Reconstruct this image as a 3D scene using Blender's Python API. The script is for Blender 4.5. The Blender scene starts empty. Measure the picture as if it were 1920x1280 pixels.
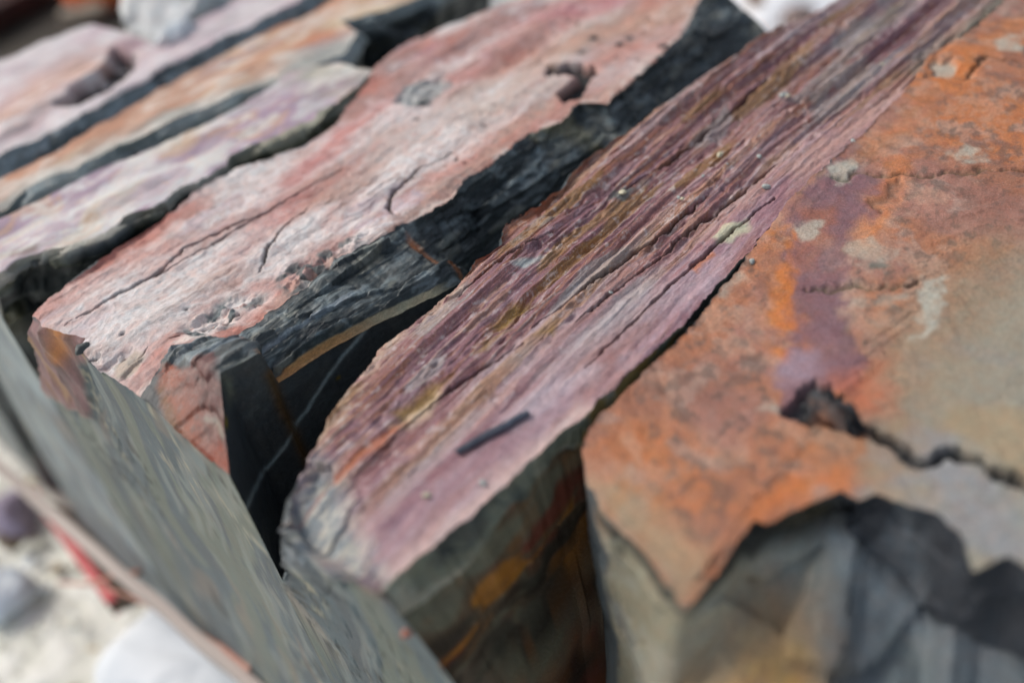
import bpy, math, random
import numpy as np
from mathutils import Matrix, Vector
random.seed(7)
scene = bpy.context.scene
# ------------------------------------------------------------------ camera
# World axes: X along the slabs (away from the sawn ends), Y across the row of slabs, Z up.
# z = 0 is the level of the slab tops, the lens is 0.40 m above it.  Lengths below are given in
# units of U = 0.40 m and scaled when the meshes are made.
U = 0.40
FPX = 1813.0                                   # focal length in pixels of a 1920 px wide frame
_vx = np.array([2440., -2040., FPX]); _vz = np.array([375., 2060., FPX])
_ax = _vx/np.linalg.norm(_vx); _az = -_vz/np.linalg.norm(_vz)
_az = _az-_ax*(_ax@_az); _az /= np.linalg.norm(_az); _ay = np.cross(_az, _ax)
ROT = np.array([_ax, _ay, _az])
cam_data = bpy.data.cameras.new('camera'); cam = bpy.data.objects.new('camera', cam_data)
scene.collection.objects.link(cam); scene.camera = cam
m = Matrix.Identity(4)
for i in range(3):
    m[i][0] = ROT[i, 0]; m[i][1] = -ROT[i, 1]; m[i][2] = -ROT[i, 2]
m[2][3] = U
cam.matrix_world = m
cam_data.sensor_width = 36.0; cam_data.lens = FPX/1920*36
cam_data.clip_start = 0.02; cam_data.clip_end = 500
cam_data.dof.use_dof = True; cam_data.dof.focus_distance = 0.665; cam_data.dof.aperture_fstop = 1.7
cam_data.dof.aperture_blades = 9
# ------------------------------------------------------------------ world, sun, exposure
w = bpy.data.worlds.new('World'); scene.world = w; w.use_nodes = True
nt = w.node_tree; bg = nt.nodes['Background']
sky = nt.nodes.new('ShaderNodeTexSky'); sky.sky_type = 'NISHITA'; sky.sun_disc = False
SUN_EL, SUN_AZ = 46, -22      # azimuth from +Y towards +X
sky.sun_elevation = math.radians(SUN_EL); sky.sun_rotation = math.radians(SUN_AZ)
sky.air_density = 1.0; sky.dust_density = 4.0; sky.ozone_density = 1.0
hs = nt.nodes.new('ShaderNodeHueSaturation'); hs.inputs['Saturation'].default_value = .6
nt.links.new(sky.outputs[0], hs.inputs['Color']); nt.links.new(hs.outputs[0], bg.inputs[0]); bg.inputs[1].default_value = 0.13
sd = bpy.data.lights.new('sun', 'SUN'); sd.energy = 1.1; sd.angle = math.radians(22); sd.color = (1, .96, .9)
so = bpy.data.objects.new('sun', sd); scene.collection.objects.link(so)
el, az = math.radians(SUN_EL), math.radians(SUN_AZ)
sdir = Vector((math.cos(el)*math.sin(az), math.cos(el)*math.cos(az), math.sin(el)))
so.rotation_euler = sdir.to_track_quat('Z', 'Y').to_euler(); so.location = sdir*3
scene.view_settings.view_transform = 'Standard'; scene.view_settings.look = 'None'
scene.view_settings.gamma = 1; scene.view_settings.exposure = 0.26
scene.view_settings.use_curve_mapping = False

# ------------------------------------------------------------------ measuring helpers (units of U)
def ray(px, py): return ROT@np.array([px-960., py-640., FPX])
def T(px, py, z=0.):                     # point of the horizontal level z
    r = ray(px, py); t = (z-1)/r[2]; return r*t+np.array([0, 0, 1.])
def TX(px, py, x=.32):                   # point of the plane of the sawn ends
    r = ray(px, py); t = x/r[0]; return r*t+np.array([0, 0, 1.])
def TT(pts, z=0.): return np.array([T(*p, z=z) if len(p) == 2 else T(p[0], p[1], z=p[2]) for p in pts])

# ------------------------------------------------------------------ noise
def _hash(ix, iy, iz, seed):
    h = (ix.astype(np.uint32)*np.uint32(374761393) + iy.astype(np.uint32)*np.uint32(668265263)
         + iz.astype(np.uint32)*np.uint32(2147483647) + np.uint32(seed)*np.uint32(1274126177))
    h = (h ^ (h >> np.uint32(13)))*np.uint32(1274126177)
    h = (h ^ (h >> np.uint32(16)))*np.uint32(2246822519)
    return ((h ^ (h >> np.uint32(15))) & np.uint32(0xffffff)).astype(np.float64)/0xffffff
def noise(P, s=1., seed=0):
    """value noise, -1..1; s = features per unit (number or 3-vector)"""
    q = P*np.asarray(s, dtype=float)+seed*17.13+100
    i = np.floor(q).astype(np.int64); f = q-i; f = f*f*f*(f*(f*6-15)+10)
    x, y, z = i[..., 0], i[..., 1], i[..., 2]; r = 0
    for a in (0, 1):
        wa = f[..., 0] if a else 1-f[..., 0]
        for b in (0, 1):
            wb = f[..., 1] if b else 1-f[..., 1]
            for c in (0, 1):
                wc = f[..., 2] if c else 1-f[..., 2]
                r = r+wa*wb*wc*_hash(x+a, y+b, z+c, seed)
    return r*2-1
def fbm(P, s=1., o=4, seed=0, g=.5):
    r = 0; a = 1; t = 0; s = np.asarray(s, dtype=float)
    for k in range(o):
        r = r+a*noise(P, s*2.03**k, seed+k*7); t += a; a *= g
    return r/t*1.5
def ridged(P, s=1., o=4, seed=0, g=.5):
    r = 0; a = 1; t = 0; s = np.asarray(s, dtype=float)
    for k in range(o):
        r = r+a*(1-2*np.abs(noise(P, s*2.03**k, seed+k*7))); t += a; a *= g
    return r/t
def warp(P, amt, s, seed=3):
    return P+amt*np.stack([fbm(P, s, 3, seed), fbm(P, s, 3, seed+31), fbm(P, s, 3, seed+61)], -1)
def st(a, b, x):
    t = np.clip((x-a)/(b-a), 0, 1); return t*t*(3-2*t)
def facets(P, s, seed=0, jag=.06):
    """broken-rock facets: tilted flat cells with ledges where they meet, about -1..1, plus a random value per cell"""
    q = P*np.asarray(s, dtype=float)+50+seed*3.7; q = q+jag*np.stack([noise(q, 5, seed+k) for k in range(3)], -1)
    sh = q.shape; q = q.reshape(-1, 3); i0 = np.floor(q).astype(np.int64); best = np.full(len(q), 1e9); h = np.zeros(len(q)); cv = np.zeros(len(q))
    for a in (-1, 0, 1):
        for b in (-1, 0, 1):
            for c in (-1, 0, 1):
                x, y, z = i0[:, 0]+a, i0[:, 1]+b, i0[:, 2]+c
                r = [_hash(x, y, z, seed*11+k) for k in range(7)]
                e = q-np.stack([x+r[0], y+r[1], z+r[2]], -1); d = (e*e).sum(-1); u = d < best
                best = np.where(u, d, best)
                hh = (e[:, 0]*(r[3]-.5)+e[:, 1]*(r[4]-.5)+e[:, 2]*(r[5]-.5))*1.6+(r[6]-.5)*.8
                h = np.where(u, hh, h); cv = np.where(u, r[6], cv)
    return h.reshape(sh[:-1]), cv.reshape(sh[:-1])
def terrace(t, sharp=.12):
    f = np.floor(t); fr = t-f; return f+st(.5-sharp, .5+sharp, fr), f+(fr > .5)
def cellval(f, seed=0):
    i = np.asarray(f).astype(np.int64)+1000; return _hash(i, i*0, i*0, seed)
def rgb(r, g, b, k=1.):
    c = np.array([r, g, b])/255.; return np.where(c < .04045, c/12.92, ((c+.055)/1.055)**2.4)*k
def mix(col, c, f):
    return col*(1-f[..., None])+np.asarray(c)*f[..., None]
def dline(Q, pts):                        # distance to a polyline in 2D, plus the fraction along it
    best = np.full(Q.shape[:-1], 1e9); al = np.zeros(Q.shape[:-1]); pts = np.asarray(pts, float)
    n = len(pts)-1
    for k in range(n):
        a, b = pts[k], pts[k+1]; d = b-a
        t = np.clip(((Q-a)@d)/(d@d+1e-12), 0, 1)
        e = np.linalg.norm(Q-(a+t[..., None]*d), axis=-1)
        u = e < best; best = np.where(u, e, best); al = np.where(u, (k+t)/n, al)
    return best, al
def dpoly(Q, pts):                        # signed distance to polygon, negative inside
    pts = np.asarray(pts, float); c = np.concatenate([pts, pts[:1]]); d, _ = dline(Q, c)
    ins = np.zeros(Q.shape[:-1], bool)
    for k in range(len(pts)):
        a, b = c[k], c[k+1]
        cond = (a[1] > Q[..., 1]) != (b[1] > Q[..., 1])
        xx = (b[0]-a[0])*(Q[..., 1]-a[1])/((b[1]-a[1]) if abs(b[1]-a[1]) > 1e-12 else 1e-12)+a[0]
        ins ^= cond & (Q[..., 0] < xx)
    return np.where(ins, -d, d)
class Surf:
    """marks laid out in a 2D plane of the slab (top: x,y  end: y,z  side: x,z)"""
    def __init__(s, P, axes, place, seed=0, wob=.012, ws=25):
        s.P = P; s.axes = axes; s.place = place
        q = P[..., axes]; s.Q = q+wob*np.stack([fbm(P, ws, 3, seed+5), fbm(P, ws, 3, seed+9)], -1); s.Q0 = q
    def pts(s, px): return np.array([s.place(*p)[s.axes] for p in px])
    def poly(s, px, soft=.01, raw=False):
        Q = s.Q0 if raw else s.Q
        return 1-st(-soft, soft, dpoly(Q, s.pts(px)))
    def line(s, px, wdt, taper=True, raw=False):
        d, a = dline(s.Q0 if raw else s.Q, s.pts(px)); k = wdt*(1 if not taper else (.35+.65*np.sin(np.pi*np.clip(a, .04, .96))))
        return np.exp(-(d/k)**2)
    def crack(s, px, wdt, taper=True, seed=1):      # sharp sided, ragged crack
        Q = s.Q0+.45*wdt*np.stack([fbm(s.P, 90, 3, seed+70), fbm(s.P, 90, 3, seed+75)], -1)+.9*wdt*np.stack([fbm(s.P, 22, 3, seed+80), fbm(s.P, 22, 3, seed+85)], -1)
        d, a = dline(Q, s.pts(px)); k = wdt*(1 if not taper else (.25+.75*np.sin(np.pi*np.clip(a, .03, .97))))*(1+.5*noise(s.P, 45, seed+90))
        return 1-st(.55*k, 1.0*k, d)
    def spot(s, px, r, e=1., ang=0):
        c = s.place(*px)[s.axes]; d = s.Q-c; ca, sa = math.cos(ang), math.sin(ang)
        a = d[..., 0]*ca+d[..., 1]*sa; b = -d[..., 0]*sa+d[..., 1]*ca
        return np.exp(-((a/(r*e))**2+(b/r)**2)**1.5)

# ------------------------------------------------------------------ materials
def stone_mat(name, rough=.6, bump=.25, fine=1400., stretch=(1, 1, 1), spec=.35, grain=.18, sparkle=0.):
    mt = bpy.data.materials.new(name); mt.use_nodes = True; n = mt.node_tree.nodes; l = mt.node_tree.links
    p = n['Principled BSDF']
    at = n.new('ShaderNodeAttribute'); at.attribute_name = 'stone_colour'
    tc = n.new('ShaderNodeTexCoord'); mp = n.new('ShaderNodeMapping'); mp.inputs['Scale'].default_value = stretch
    l.new(tc.outputs['Object'], mp.inputs[0])
    def nz(scale, det=4, rg=.6):
        a = n.new('ShaderNodeTexNoise'); a.inputs['Scale'].default_value = scale; a.inputs['Detail'].default_value = det
        a.inputs['Roughness'].default_value = rg; l.new(mp.outputs[0], a.inputs['Vector']); return a
    n1 = nz(fine*.35, 5, .65); n2 = nz(fine, 2, .7); n3 = nz(fine*.09, 4)
    r = n.new('ShaderNodeMapRange'); r.inputs[1].default_value = .3; r.inputs[2].default_value = .7
    r.inputs[3].default_value = 1-grain; r.inputs[4].default_value = 1+grain; l.new(n1.outputs[0], r.inputs[0])
    r2 = n.new('ShaderNodeMapRange'); r2.inputs[1].default_value = .3; r2.inputs[2].default_value = .7
    r2.inputs[3].default_value = 1-grain; r2.inputs[4].default_value = 1+grain*1.2; l.new(n2.outputs[0], r2.inputs[0])
    mm = n.new('ShaderNodeMath'); mm.operation = 'MULTIPLY'; l.new(r.outputs[0], mm.inputs[0]); l.new(r2.outputs[0], mm.inputs[1])
    sc = n.new('ShaderNodeVectorMath'); sc.operation = 'SCALE'; l.new(at.outputs['Color'], sc.inputs[0]); l.new(mm.outputs[0], sc.inputs['Scale'])
    # slight hue drift between grains
    mx = n.new('ShaderNodeMix'); mx.data_type = 'RGBA'; mx.blend_type = 'MULTIPLY'; mx.inputs[0].default_value = .5
    cr = n.new('ShaderNodeValToRGB'); cr.color_ramp.elements[0].position = .35; cr.color_ramp.elements[0].color = (1, .86, .78, 1)
    cr.color_ramp.elements[1].position = .65; cr.color_ramp.elements[1].color = (.88, .98, 1, 1)
    l.new(n3.outputs[0], cr.inputs[0]); l.new(sc.outputs[0], mx.inputs[6]); l.new(cr.outputs[0], mx.inputs[7])
    out = mx.outputs[2]
    if sparkle:
        v = n.new('ShaderNodeTexNoise'); v.inputs['Scale'].default_value = fine*.9; v.inputs['Detail'].default_value = 1
        l.new(tc.outputs['Object'], v.inputs['Vector'])
        s_ = n.new('ShaderNodeMapRange'); s_.inputs[1].default_value = .66; s_.inputs[2].default_value = .74
        s_.inputs[3].default_value = 0; s_.inputs[4].default_value = sparkle; l.new(v.outputs[0], s_.inputs[0])
        m3 = n.new('ShaderNodeMix'); m3.data_type = 'RGBA'; l.new(s_.outputs[0], m3.inputs[0]); l.new(out, m3.inputs[6])
        m3.inputs[7].default_value = (.62, .58, .58, 1); out = m3.outputs[2]
    l.new(out, p.inputs['Base Color'])
    rr = n.new('ShaderNodeMapRange'); rr.inputs[3].default_value = rough-.12; rr.inputs[4].default_value = rough+.15
    l.new(n1.outputs[0], rr.inputs[0]); l.new(rr.outputs[0], p.inputs['Roughness'])
    p.inputs['Specular IOR Level'].default_value = spec
    b1 = n.new('ShaderNodeBump'); b1.inputs['Strength'].default_value = bump; b1.inputs['Distance'].default_value = .0012
    l.new(n1.outputs[0], b1.inputs['Height'])
    b2 = n.new('ShaderNodeBump'); b2.inputs['Strength'].default_value = bump*.8; b2.inputs['Distance'].default_value = .0005
    l.new(n2.outputs[0], b2.inputs['Height']); l.new(b1.outputs[0], b2.inputs['Normal']); l.new(b2.outputs[0], p.inputs['Normal'])
    return mt
M_TOP = stone_mat('weathered slate', .62, .45, 1500, (1, 1, 1), .3, .13, .35)
M_STRI = stone_mat('ribbed purple slate', .5, .6, 1700, (.35, 1, 1), .45, .2, .55)
M_DARK = stone_mat('fresh dark slate', .43, .5, 1300, (.6, 1, 1), .5, .22, .05)
M_SAWN = stone_mat('sawn slate', .5, .35, 1100, (1, 1, .45), .4, .12, .0)
M_RUST = stone_mat('rusty slate', .6, .5, 1500, (1, 1, 1), .3, .25, .25)
def simple_mat(name, c1, c2, scale=60, rough=.8, bump=.3, dist=.004, stretch=(1, 1, 1)):
    mt = bpy.data.materials.new(name); mt.use_nodes = True; n = mt.node_tree.nodes; l = mt.node_tree.links; p = n['Principled BSDF']
    tc = n.new('ShaderNodeTexCoord'); mp = n.new('ShaderNodeMapping'); mp.inputs['Scale'].default_value = stretch
    l.new(tc.outputs['Object'], mp.inputs[0])
    a = n.new('ShaderNodeTexNoise'); a.inputs['Scale'].default_value = scale; a.inputs['Detail'].default_value = 6; l.new(mp.outputs[0], a.inputs['Vector'])
    cr = n.new('ShaderNodeValToRGB'); cr.color_ramp.elements[0].position = .35; cr.color_ramp.elements[1].position = .65
    cr.color_ramp.elements[0].color = (*c1, 1); cr.color_ramp.elements[1].color = (*c2, 1)
    l.new(a.outputs[0], cr.inputs[0]); l.new(cr.outputs[0], p.inputs['Base Color']); p.inputs['Roughness'].default_value = rough
    b = n.new('ShaderNodeBump'); b.inputs['Strength'].default_value = bump; b.inputs['Distance'].default_value = dist
    l.new(a.outputs[0], b.inputs['Height']); l.new(b.outputs[0], p.inputs['Normal'])
    return mt

# ------------------------------------------------------------------ object helpers
C = scene.collection
def tag(o, label, cat, group=None, kind=None):
    if label: o['label'] = label
    if cat: o['category'] = cat
    if group: o['group'] = group
    if kind: o['kind'] = kind
    return o
def empty(name, loc=(0, 0, 0)):
    o = bpy.data.objects.new(name, None); C.objects.link(o); o.location = loc; o.empty_display_size = .05; return o
def mesh_obj(name, V, Fq, mat, parent=None, col=None, smooth=True):
    me = bpy.data.meshes.new(name); V = np.asarray(V, dtype=np.float32)
    if isinstance(Fq, np.ndarray):
        nf, k = Fq.shape
        me.vertices.add(len(V)); me.vertices.foreach_set('co', V.ravel())
        me.loops.add(nf*k); me.loops.foreach_set('vertex_index', Fq.ravel().astype(np.int32))
        me.polygons.add(nf); me.polygons.foreach_set('loop_start', np.arange(0, nf*k, k, dtype=np.int32))
        me.polygons.foreach_set('loop_total', np.full(nf, k, dtype=np.int32)); me.update(calc_edges=True)
    else:
        me.from_pydata([tuple(map(float, v)) for v in V], [], Fq); me.update()
    if smooth: me.polygons.foreach_set('use_smooth', np.ones(len(me.polygons), bool))
    if col is not None:
        a = me.color_attributes.new('stone_colour', 'FLOAT_COLOR', 'POINT')
        c4 = np.ones((len(V), 4), dtype=np.float32); c4[:, :3] = np.clip(col, 0.004, .9); a.data.foreach_set('color', c4.ravel())
    me.materials.append(mat)
    o = bpy.data.objects.new(name, me); C.objects.link(o)
    if parent: o.parent = parent; o.matrix_parent_inverse = Matrix.Identity(4); o.location = -Vector(parent.location)
    return o

def curve(pts, n, x0=None, x1=None, jag=0., seed=0, jf=60):
    p = np.array(pts, float); x = p[:, 0].copy()
    for i in range(1, len(x)):
        if x[i] <= x[i-1]+.004: x[i] = x[i-1]+.004
    xs = np.linspace(x[0] if x0 is None else x0, x[-1] if x1 is None else x1, n)
    y = np.interp(xs, x, p[:, 1]); z = np.interp(xs, x, p[:, 2]); c = np.stack([xs, y, z], -1)
    if jag:
        q = np.stack([xs, np.full(n, seed*3.1), np.zeros(n)], -1)
        fade = np.clip((xs-xs[0])*40, 0, 1)
        c[:, 1] += jag*(fbm(q, jf, 4, seed, .62))*fade
        c[:, 2] += .4*jag*(fbm(q, jf*.7, 3, seed+9))*fade
    return c
def loft(rows, counts):                    # rows: list of (n,3); returns (sum(counts)+1, n, 3)
    out = [rows[0]]
    for k, c in enumerate(counts):
        for j in range(1, c+1): out.append(rows[k]*(1-j/c)+rows[k+1]*(j/c))
    return np.array(out)
class Slab:
    def __init__(s, name, label, cat='stone slab', group='slate slabs standing side by side on the pallet'):
        s.patches = []; s.name = name; s.args = (label, cat, group)
    def add(s, name, G, disp, colf, mat, flip=False):
        s.patches.append([name, G, disp, colf, mat, flip])
    def build(s, base):
        P = np.concatenate([g[1].reshape(-1, 3) for g in s.patches]); off = np.cumsum([0]+[g[1].shape[0]*g[1].shape[1] for g in s.patches])
        key = np.round(P*2e4).astype(np.int64); key = key[:, 0]*73856093 ^ key[:, 1]*19349663 ^ key[:, 2]*83492791
        _, inv = np.unique(key, return_inverse=True); inv = inv.ravel(); nu = inv.max()+1
        N = np.zeros((nu, 3)); quads = []
        for i, (nm, G, d, cf, mt, fl) in enumerate(s.patches):
            a, b = G.shape[:2]; idx = np.arange(a*b).reshape(a, b)
            q = np.stack([idx[:-1, :-1], idx[:-1, 1:], idx[1:, 1:], idx[1:, :-1]], -1).reshape(-1, 4)
            if not fl: q = q[:, ::-1]
            quads.append(q); v = P[q+off[i]]
            fn = np.cross(v[:, 2]-v[:, 0], v[:, 3]-v[:, 1])
            for k in range(4):
                for c in range(3): N[:, c] += np.bincount(inv[q[:, k]+off[i]], fn[:, c], nu)
        N /= np.linalg.norm(N, axis=1, keepdims=True)+1e-20
        D = np.zeros(nu); cnt = np.zeros(nu)
        for i, g in enumerate(s.patches):
            d = g[2](g[1]).reshape(-1); ii = inv[off[i]:off[i+1]]
            D += np.bincount(ii, d, nu); cnt += np.bincount(ii, None, nu)
        D /= np.maximum(cnt, 1)
        P2 = P+N[inv]*D[inv][:, None]
        root = empty(s.name, tuple(np.array(base)*U)); tag(root, *s.args, kind='thing'); s.root = root
        for i, (nm, G, d, cf, mt, fl) in enumerate(s.patches):
            mesh_obj(nm, P2[off[i]:off[i+1]]*U, quads[i], mt, root, cf(G).reshape(-1, 3))
        return root
AX = [0, 1]; AE = [1, 2]; AS = [0, 2]
K = 1.0     # albedo scale of colours read from sunless daylight

# ================================================================== slab D: large pink slab in the middle
def pink_top_marks(G):
    S = Surf(G, AX, T, 11, .010, 30); return S
D_CR = [([(120, 612), (200, 565), (285, 520), (345, 465), (430, 425), (520, 385)], .005, .010),
        ([(215, 560), (300, 515), (440, 430), (560, 360), (640, 315)], .003, .006),
        ([(488, 508), (500, 470), (530, 428), (580, 385)], .0042, .008),
        ([(742, 408), (728, 388), (740, 355), (785, 318), (850, 285)], .0045, .011),
        ([(320, 640), (400, 612), (450, 590)], .003, .006), ([(560, 530), (620, 505), (650, 480)], .004, .008),
        ([(235, 690), (265, 672), (280, 655)], .002, .004), ([(155, 682), (190, 668)], .003, .006),
        ([(905, 320), (960, 285), (1000, 260)], .003, .006)]
D_Z = [([(1026, 130), (1070, 131), (1108, 133)], .012), ([(1106, 138), (1082, 155), (1062, 172)], .010)]
D_ZP = [[(1020, 122), (1064, 119), (1116, 126), (1116, 146), (1070, 145), (1028, 140)], [(1116, 140), (1082, 148), (1050, 172), (1056, 188), (1082, 186), (1106, 158)]]
D_SPOT = [(1062, 42, 5), (1084, 43, 6), (1114, 72, 9), (1160, 82, 7), (1180, 70, 8), (1030, 82, 5), (1092, 95, 6), (1155, 107, 5),
          (1196, 110, 5), (1245, 85, 8), (1252, 92, 6), (1130, 98, 3), (1046, 20, 7), (715, 207, 5), (783, 225, 5), (913, 233, 4), (238, 631, 6), (350, 582, 4),
          (700, 150, 4), (855, 300, 5), (860, 352, 6), (870, 305, 4), (1040, 60, 3), (1205, 60, 4), (1215, 35, 4), (990, 110, 3), (960, 60, 3), (1100, 20, 3)]
def Dtop_h(G):
    S = pink_top_marks(G); P = G
    h = .0035*fbm(P, (5, 14, 5), 4, 1)+.0010*fbm(P, (60, 110, 60), 3, 4)
    t = 5*fbm(P, (2.6, 13, 3), 3, 8)+.25*fbm(P, (40, 60, 40), 3, 9); tt, _ = terrace(t, .09); h += .0021*tt*(.35+.65*st(-.2, .3, fbm(P, (3, 5, 3), 3, 12)))+.0009*fbm(P, (90, 150, 90), 3, 14)
    for px, wd, dp in D_CR: h -= dp*1.1*S.crack(px, wd*1.15)
    for px in D_ZP: h -= .030*S.poly(px, .003)
    for x, y, r in D_SPOT: h -= .006*S.spot((x, y), r*.0011)
    fl = S.poly([(335, 640), (345, 605), (400, 575), (440, 555), (490, 560), (450, 600), (380, 640)], .015)
    fl2 = S.poly([(540, 550), (520, 515), (560, 490), (640, 455), (690, 440), (640, 490), (580, 540)], .012)
    h -= (fl+fl2)*(.0035*terrace(3*fbm(P, (28, 45, 28), 3, 21), .1)[0]+.003)
    gp = S.poly([(735, 190), (760, 160), (830, 143), (850, 160), (800, 195), (760, 200)], .01)
    h -= gp*.008*st(-.2, .3, fbm(P, 50, 3, 25))
    # front corner flakes
    h -= .006*S.poly([(150, 690), (200, 640), (260, 680), (240, 730)], .01)*st(0, .1, fbm(P, (14, 40, 10), 3, 30))
    return h
def Dtop_c(G):
    S = pink_top_marks(G); P = warp(G, .03, 9, 2)
    n1 = fbm(P, (3.2, 9, 3), 5, 41); n2 = fbm(P, (5, 22, 5), 5, 47); n3 = fbm(P, (30, 55, 30), 4, 51)
    c = np.broadcast_to(rgb(184, 145, 138), G.shape).copy()
    c = mix(c, rgb(186, 116, 100), st(.0, .5, n1))
    c = mix(c, rgb(176, 146, 132), st(.1, .5, fbm(P, (3, 8, 3), 4, 77))*.7)
    c = mix(c, rgb(212, 204, 202), st(.02, .45, -n1+.35*n2)*.9)
    c = mix(c, rgb(174, 152, 166), st(.25, .6, fbm(P, (4, 12, 4), 4, 57))*.6)
    t = 5*fbm(G, (2.6, 13, 3), 3, 8)+.25*fbm(G, (40, 60, 40), 3, 9); ed = 1-st(.04, .14, np.abs(t-np.floor(t)-.5)); vt = cellval(np.floor(t+.5), 4)
    c = c*(.90+.2*vt)[..., None]; c = mix(c, rgb(128, 92, 76), ed*.35*st(-.2, .3, n2)); c = mix(c, rgb(150, 108, 96), st(.25, .6, -n3)*.45)
    # red bands
    rb = S.line([(420, 480), (520, 400), (560, 340), (640, 250), (780, 180), (900, 130), (1000, 60), (1130, 10)], .055, False)
    c = mix(c, rgb(196, 112, 104), rb*(.15+.6*st(-.5, .5, n2)))
    rb = S.line([(800, 100), (900, 95), (960, 60), (1040, 25), (1180, 0)], .05, False)
    c = mix(c, rgb(190, 120, 130), rb*.7*st(-.5, .3, n2))
    rb = S.line([(740, 420), (800, 370), (900, 300), (980, 230), (1060, 180)], .05, False)
    c = mix(c, rgb(205, 140, 124), rb*.8*st(-.6, .3, n2))
    tn = S.line([(900, 200), (1000, 130), (1120, 60), (1290, 20)], .09, False)
    c = mix(c, rgb(190, 158, 136), tn*.65)
    # pale dusty areas
    for q, r, e in [((300, 520), .11, 2.2), ((180, 570), .07, 2), ((470, 300), .06, 2.5), ((760, 260), .07, 2.6), ((900, 180), .06, 3), ((1000, 170), .05, 3), ((560, 440), .05, 2), ((220, 700), .05, 1.4), ((1180, 120), .045, 3), ((860, 40), .04, 3)]:
        c = mix(c, rgb(214, 208, 206), S.spot(q, r, e)*(.4+.6*st(-.4, .5, n2+.4*n3)))
    c = mix(c, rgb(222, 220, 216), st(.15, .5, n3)*.3*st(-.3, .3, n2)); c = mix(c, rgb(196, 120, 100), st(.3, .55, n3)*.25)
    c = mix(c, rgb(228, 226, 222), S.poly([(335, 650), (345, 605), (400, 575), (440, 550), (500, 560), (450, 605), (380, 645)], .03)*.75*st(-.4, .1, n3+.3))
    c = mix(c, rgb(105, 116, 118), S.poly([(335, 640), (345, 605), (400, 575), (440, 555), (490, 560), (450, 600), (380, 640)], .02)*st(.05, .25, fbm(G, 55, 3, 21)))
    c = mix(c, rgb(95, 104, 104), S.poly([(540, 560), (510, 515), (560, 490), (640, 455), (700, 440), (640, 495), (580, 545)], .012)*st(-.05, .2, fbm(G, 50, 3, 21))*.9)
    c = mix(c, rgb(160, 170, 170), S.poly([(735, 192), (760, 160), (830, 143), (850, 160), (800, 195), (760, 203)], .012)*.85)
    c = mix(c, rgb(60, 62, 60), S.spot((790, 190), .012, 1.5)*.9)
    for px, wd, dp in D_CR: c = mix(c, rgb(76, 64, 54), S.crack(px, wd*1.15)*.9)
    for px in D_ZP: c = mix(c, rgb(36, 38, 40), S.poly(px, .004))
    for x, y, r in D_SPOT: c = mix(c, rgb(70, 68, 66), S.spot((x, y), r*.0011)*.9)
    # khaki flake at the near corner, pale rim along the broken edge
    c = mix(c, rgb(176, 160, 140), S.poly([(215, 690), (245, 660), (268, 668), (255, 700), (225, 712)], .008)*.8)
    e = S.line([(270, 735), (310, 690), (330, 650), (440, 625), (500, 595), (560, 550), (640, 480), (740, 425), (850, 365), (920, 305), (1065, 212), (1090, 190), (1135, 192), (1180, 158), (1250, 92), (1290, 48), (1312, 0)], .012, False)
    c = mix(c, rgb(222, 212, 202), e*st(-.2, .4, n3)*.6)
    g_ = c.mean(-1, keepdims=True); c = g_+(c-g_)*np.array([.84, .84, .84]); c = mix(c, c*.80, st(.1, .45, fbm(G, (34, 60, 34), 4, 58, .65))*.8)
    return c*K
def slate_c(G, ax, seed=0, base=(50, 57, 60), hi=(86, 96, 102), moss=.0):
    P = warp(G, .02, 14, seed+2); n = fbm(P, (7, 22, 26), 5, seed+40); n2 = fbm(P, (16, 70, 80), 4, seed+43)
    c = np.broadcast_to(rgb(*base), G.shape).copy()
    c = mix(c, rgb(*hi), st(.0, .6, n2)*.6); c = mix(c, rgb(34, 38, 40), st(.05, .6, n)*.7)
    if moss: c = mix(c, rgb(98, 98, 74), st(.1, .6, fbm(P, (6, 14, 14), 4, seed+60))*moss)
    return c*K
def Dcliff_h(G):
    P = warp(G, .03, 7, 71)
    v = G.copy(); v[..., 1] = G[..., 1]+.10*G[..., 0]; v[..., 2] = G[..., 2]*1.5
    h1, _ = facets(v, (2.6, 10, 10), 71, .05); h2, _ = facets(v, (7, 30, 30), 74, .06)
    h = .032*h1+.0080*h2+.003*fbm(P, (4, 12, 12), 4, 73)+.0020*ridged(P, (22, 110, 110), 3, 77)
    e = np.linspace(0, 1, G.shape[0])[:, None]; edge = np.clip(np.minimum(e*12, (1-e)*7), .12, 1)
    front = np.clip((G[..., 0]-.33)*8, .2, 1)
    return h*edge*front
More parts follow.
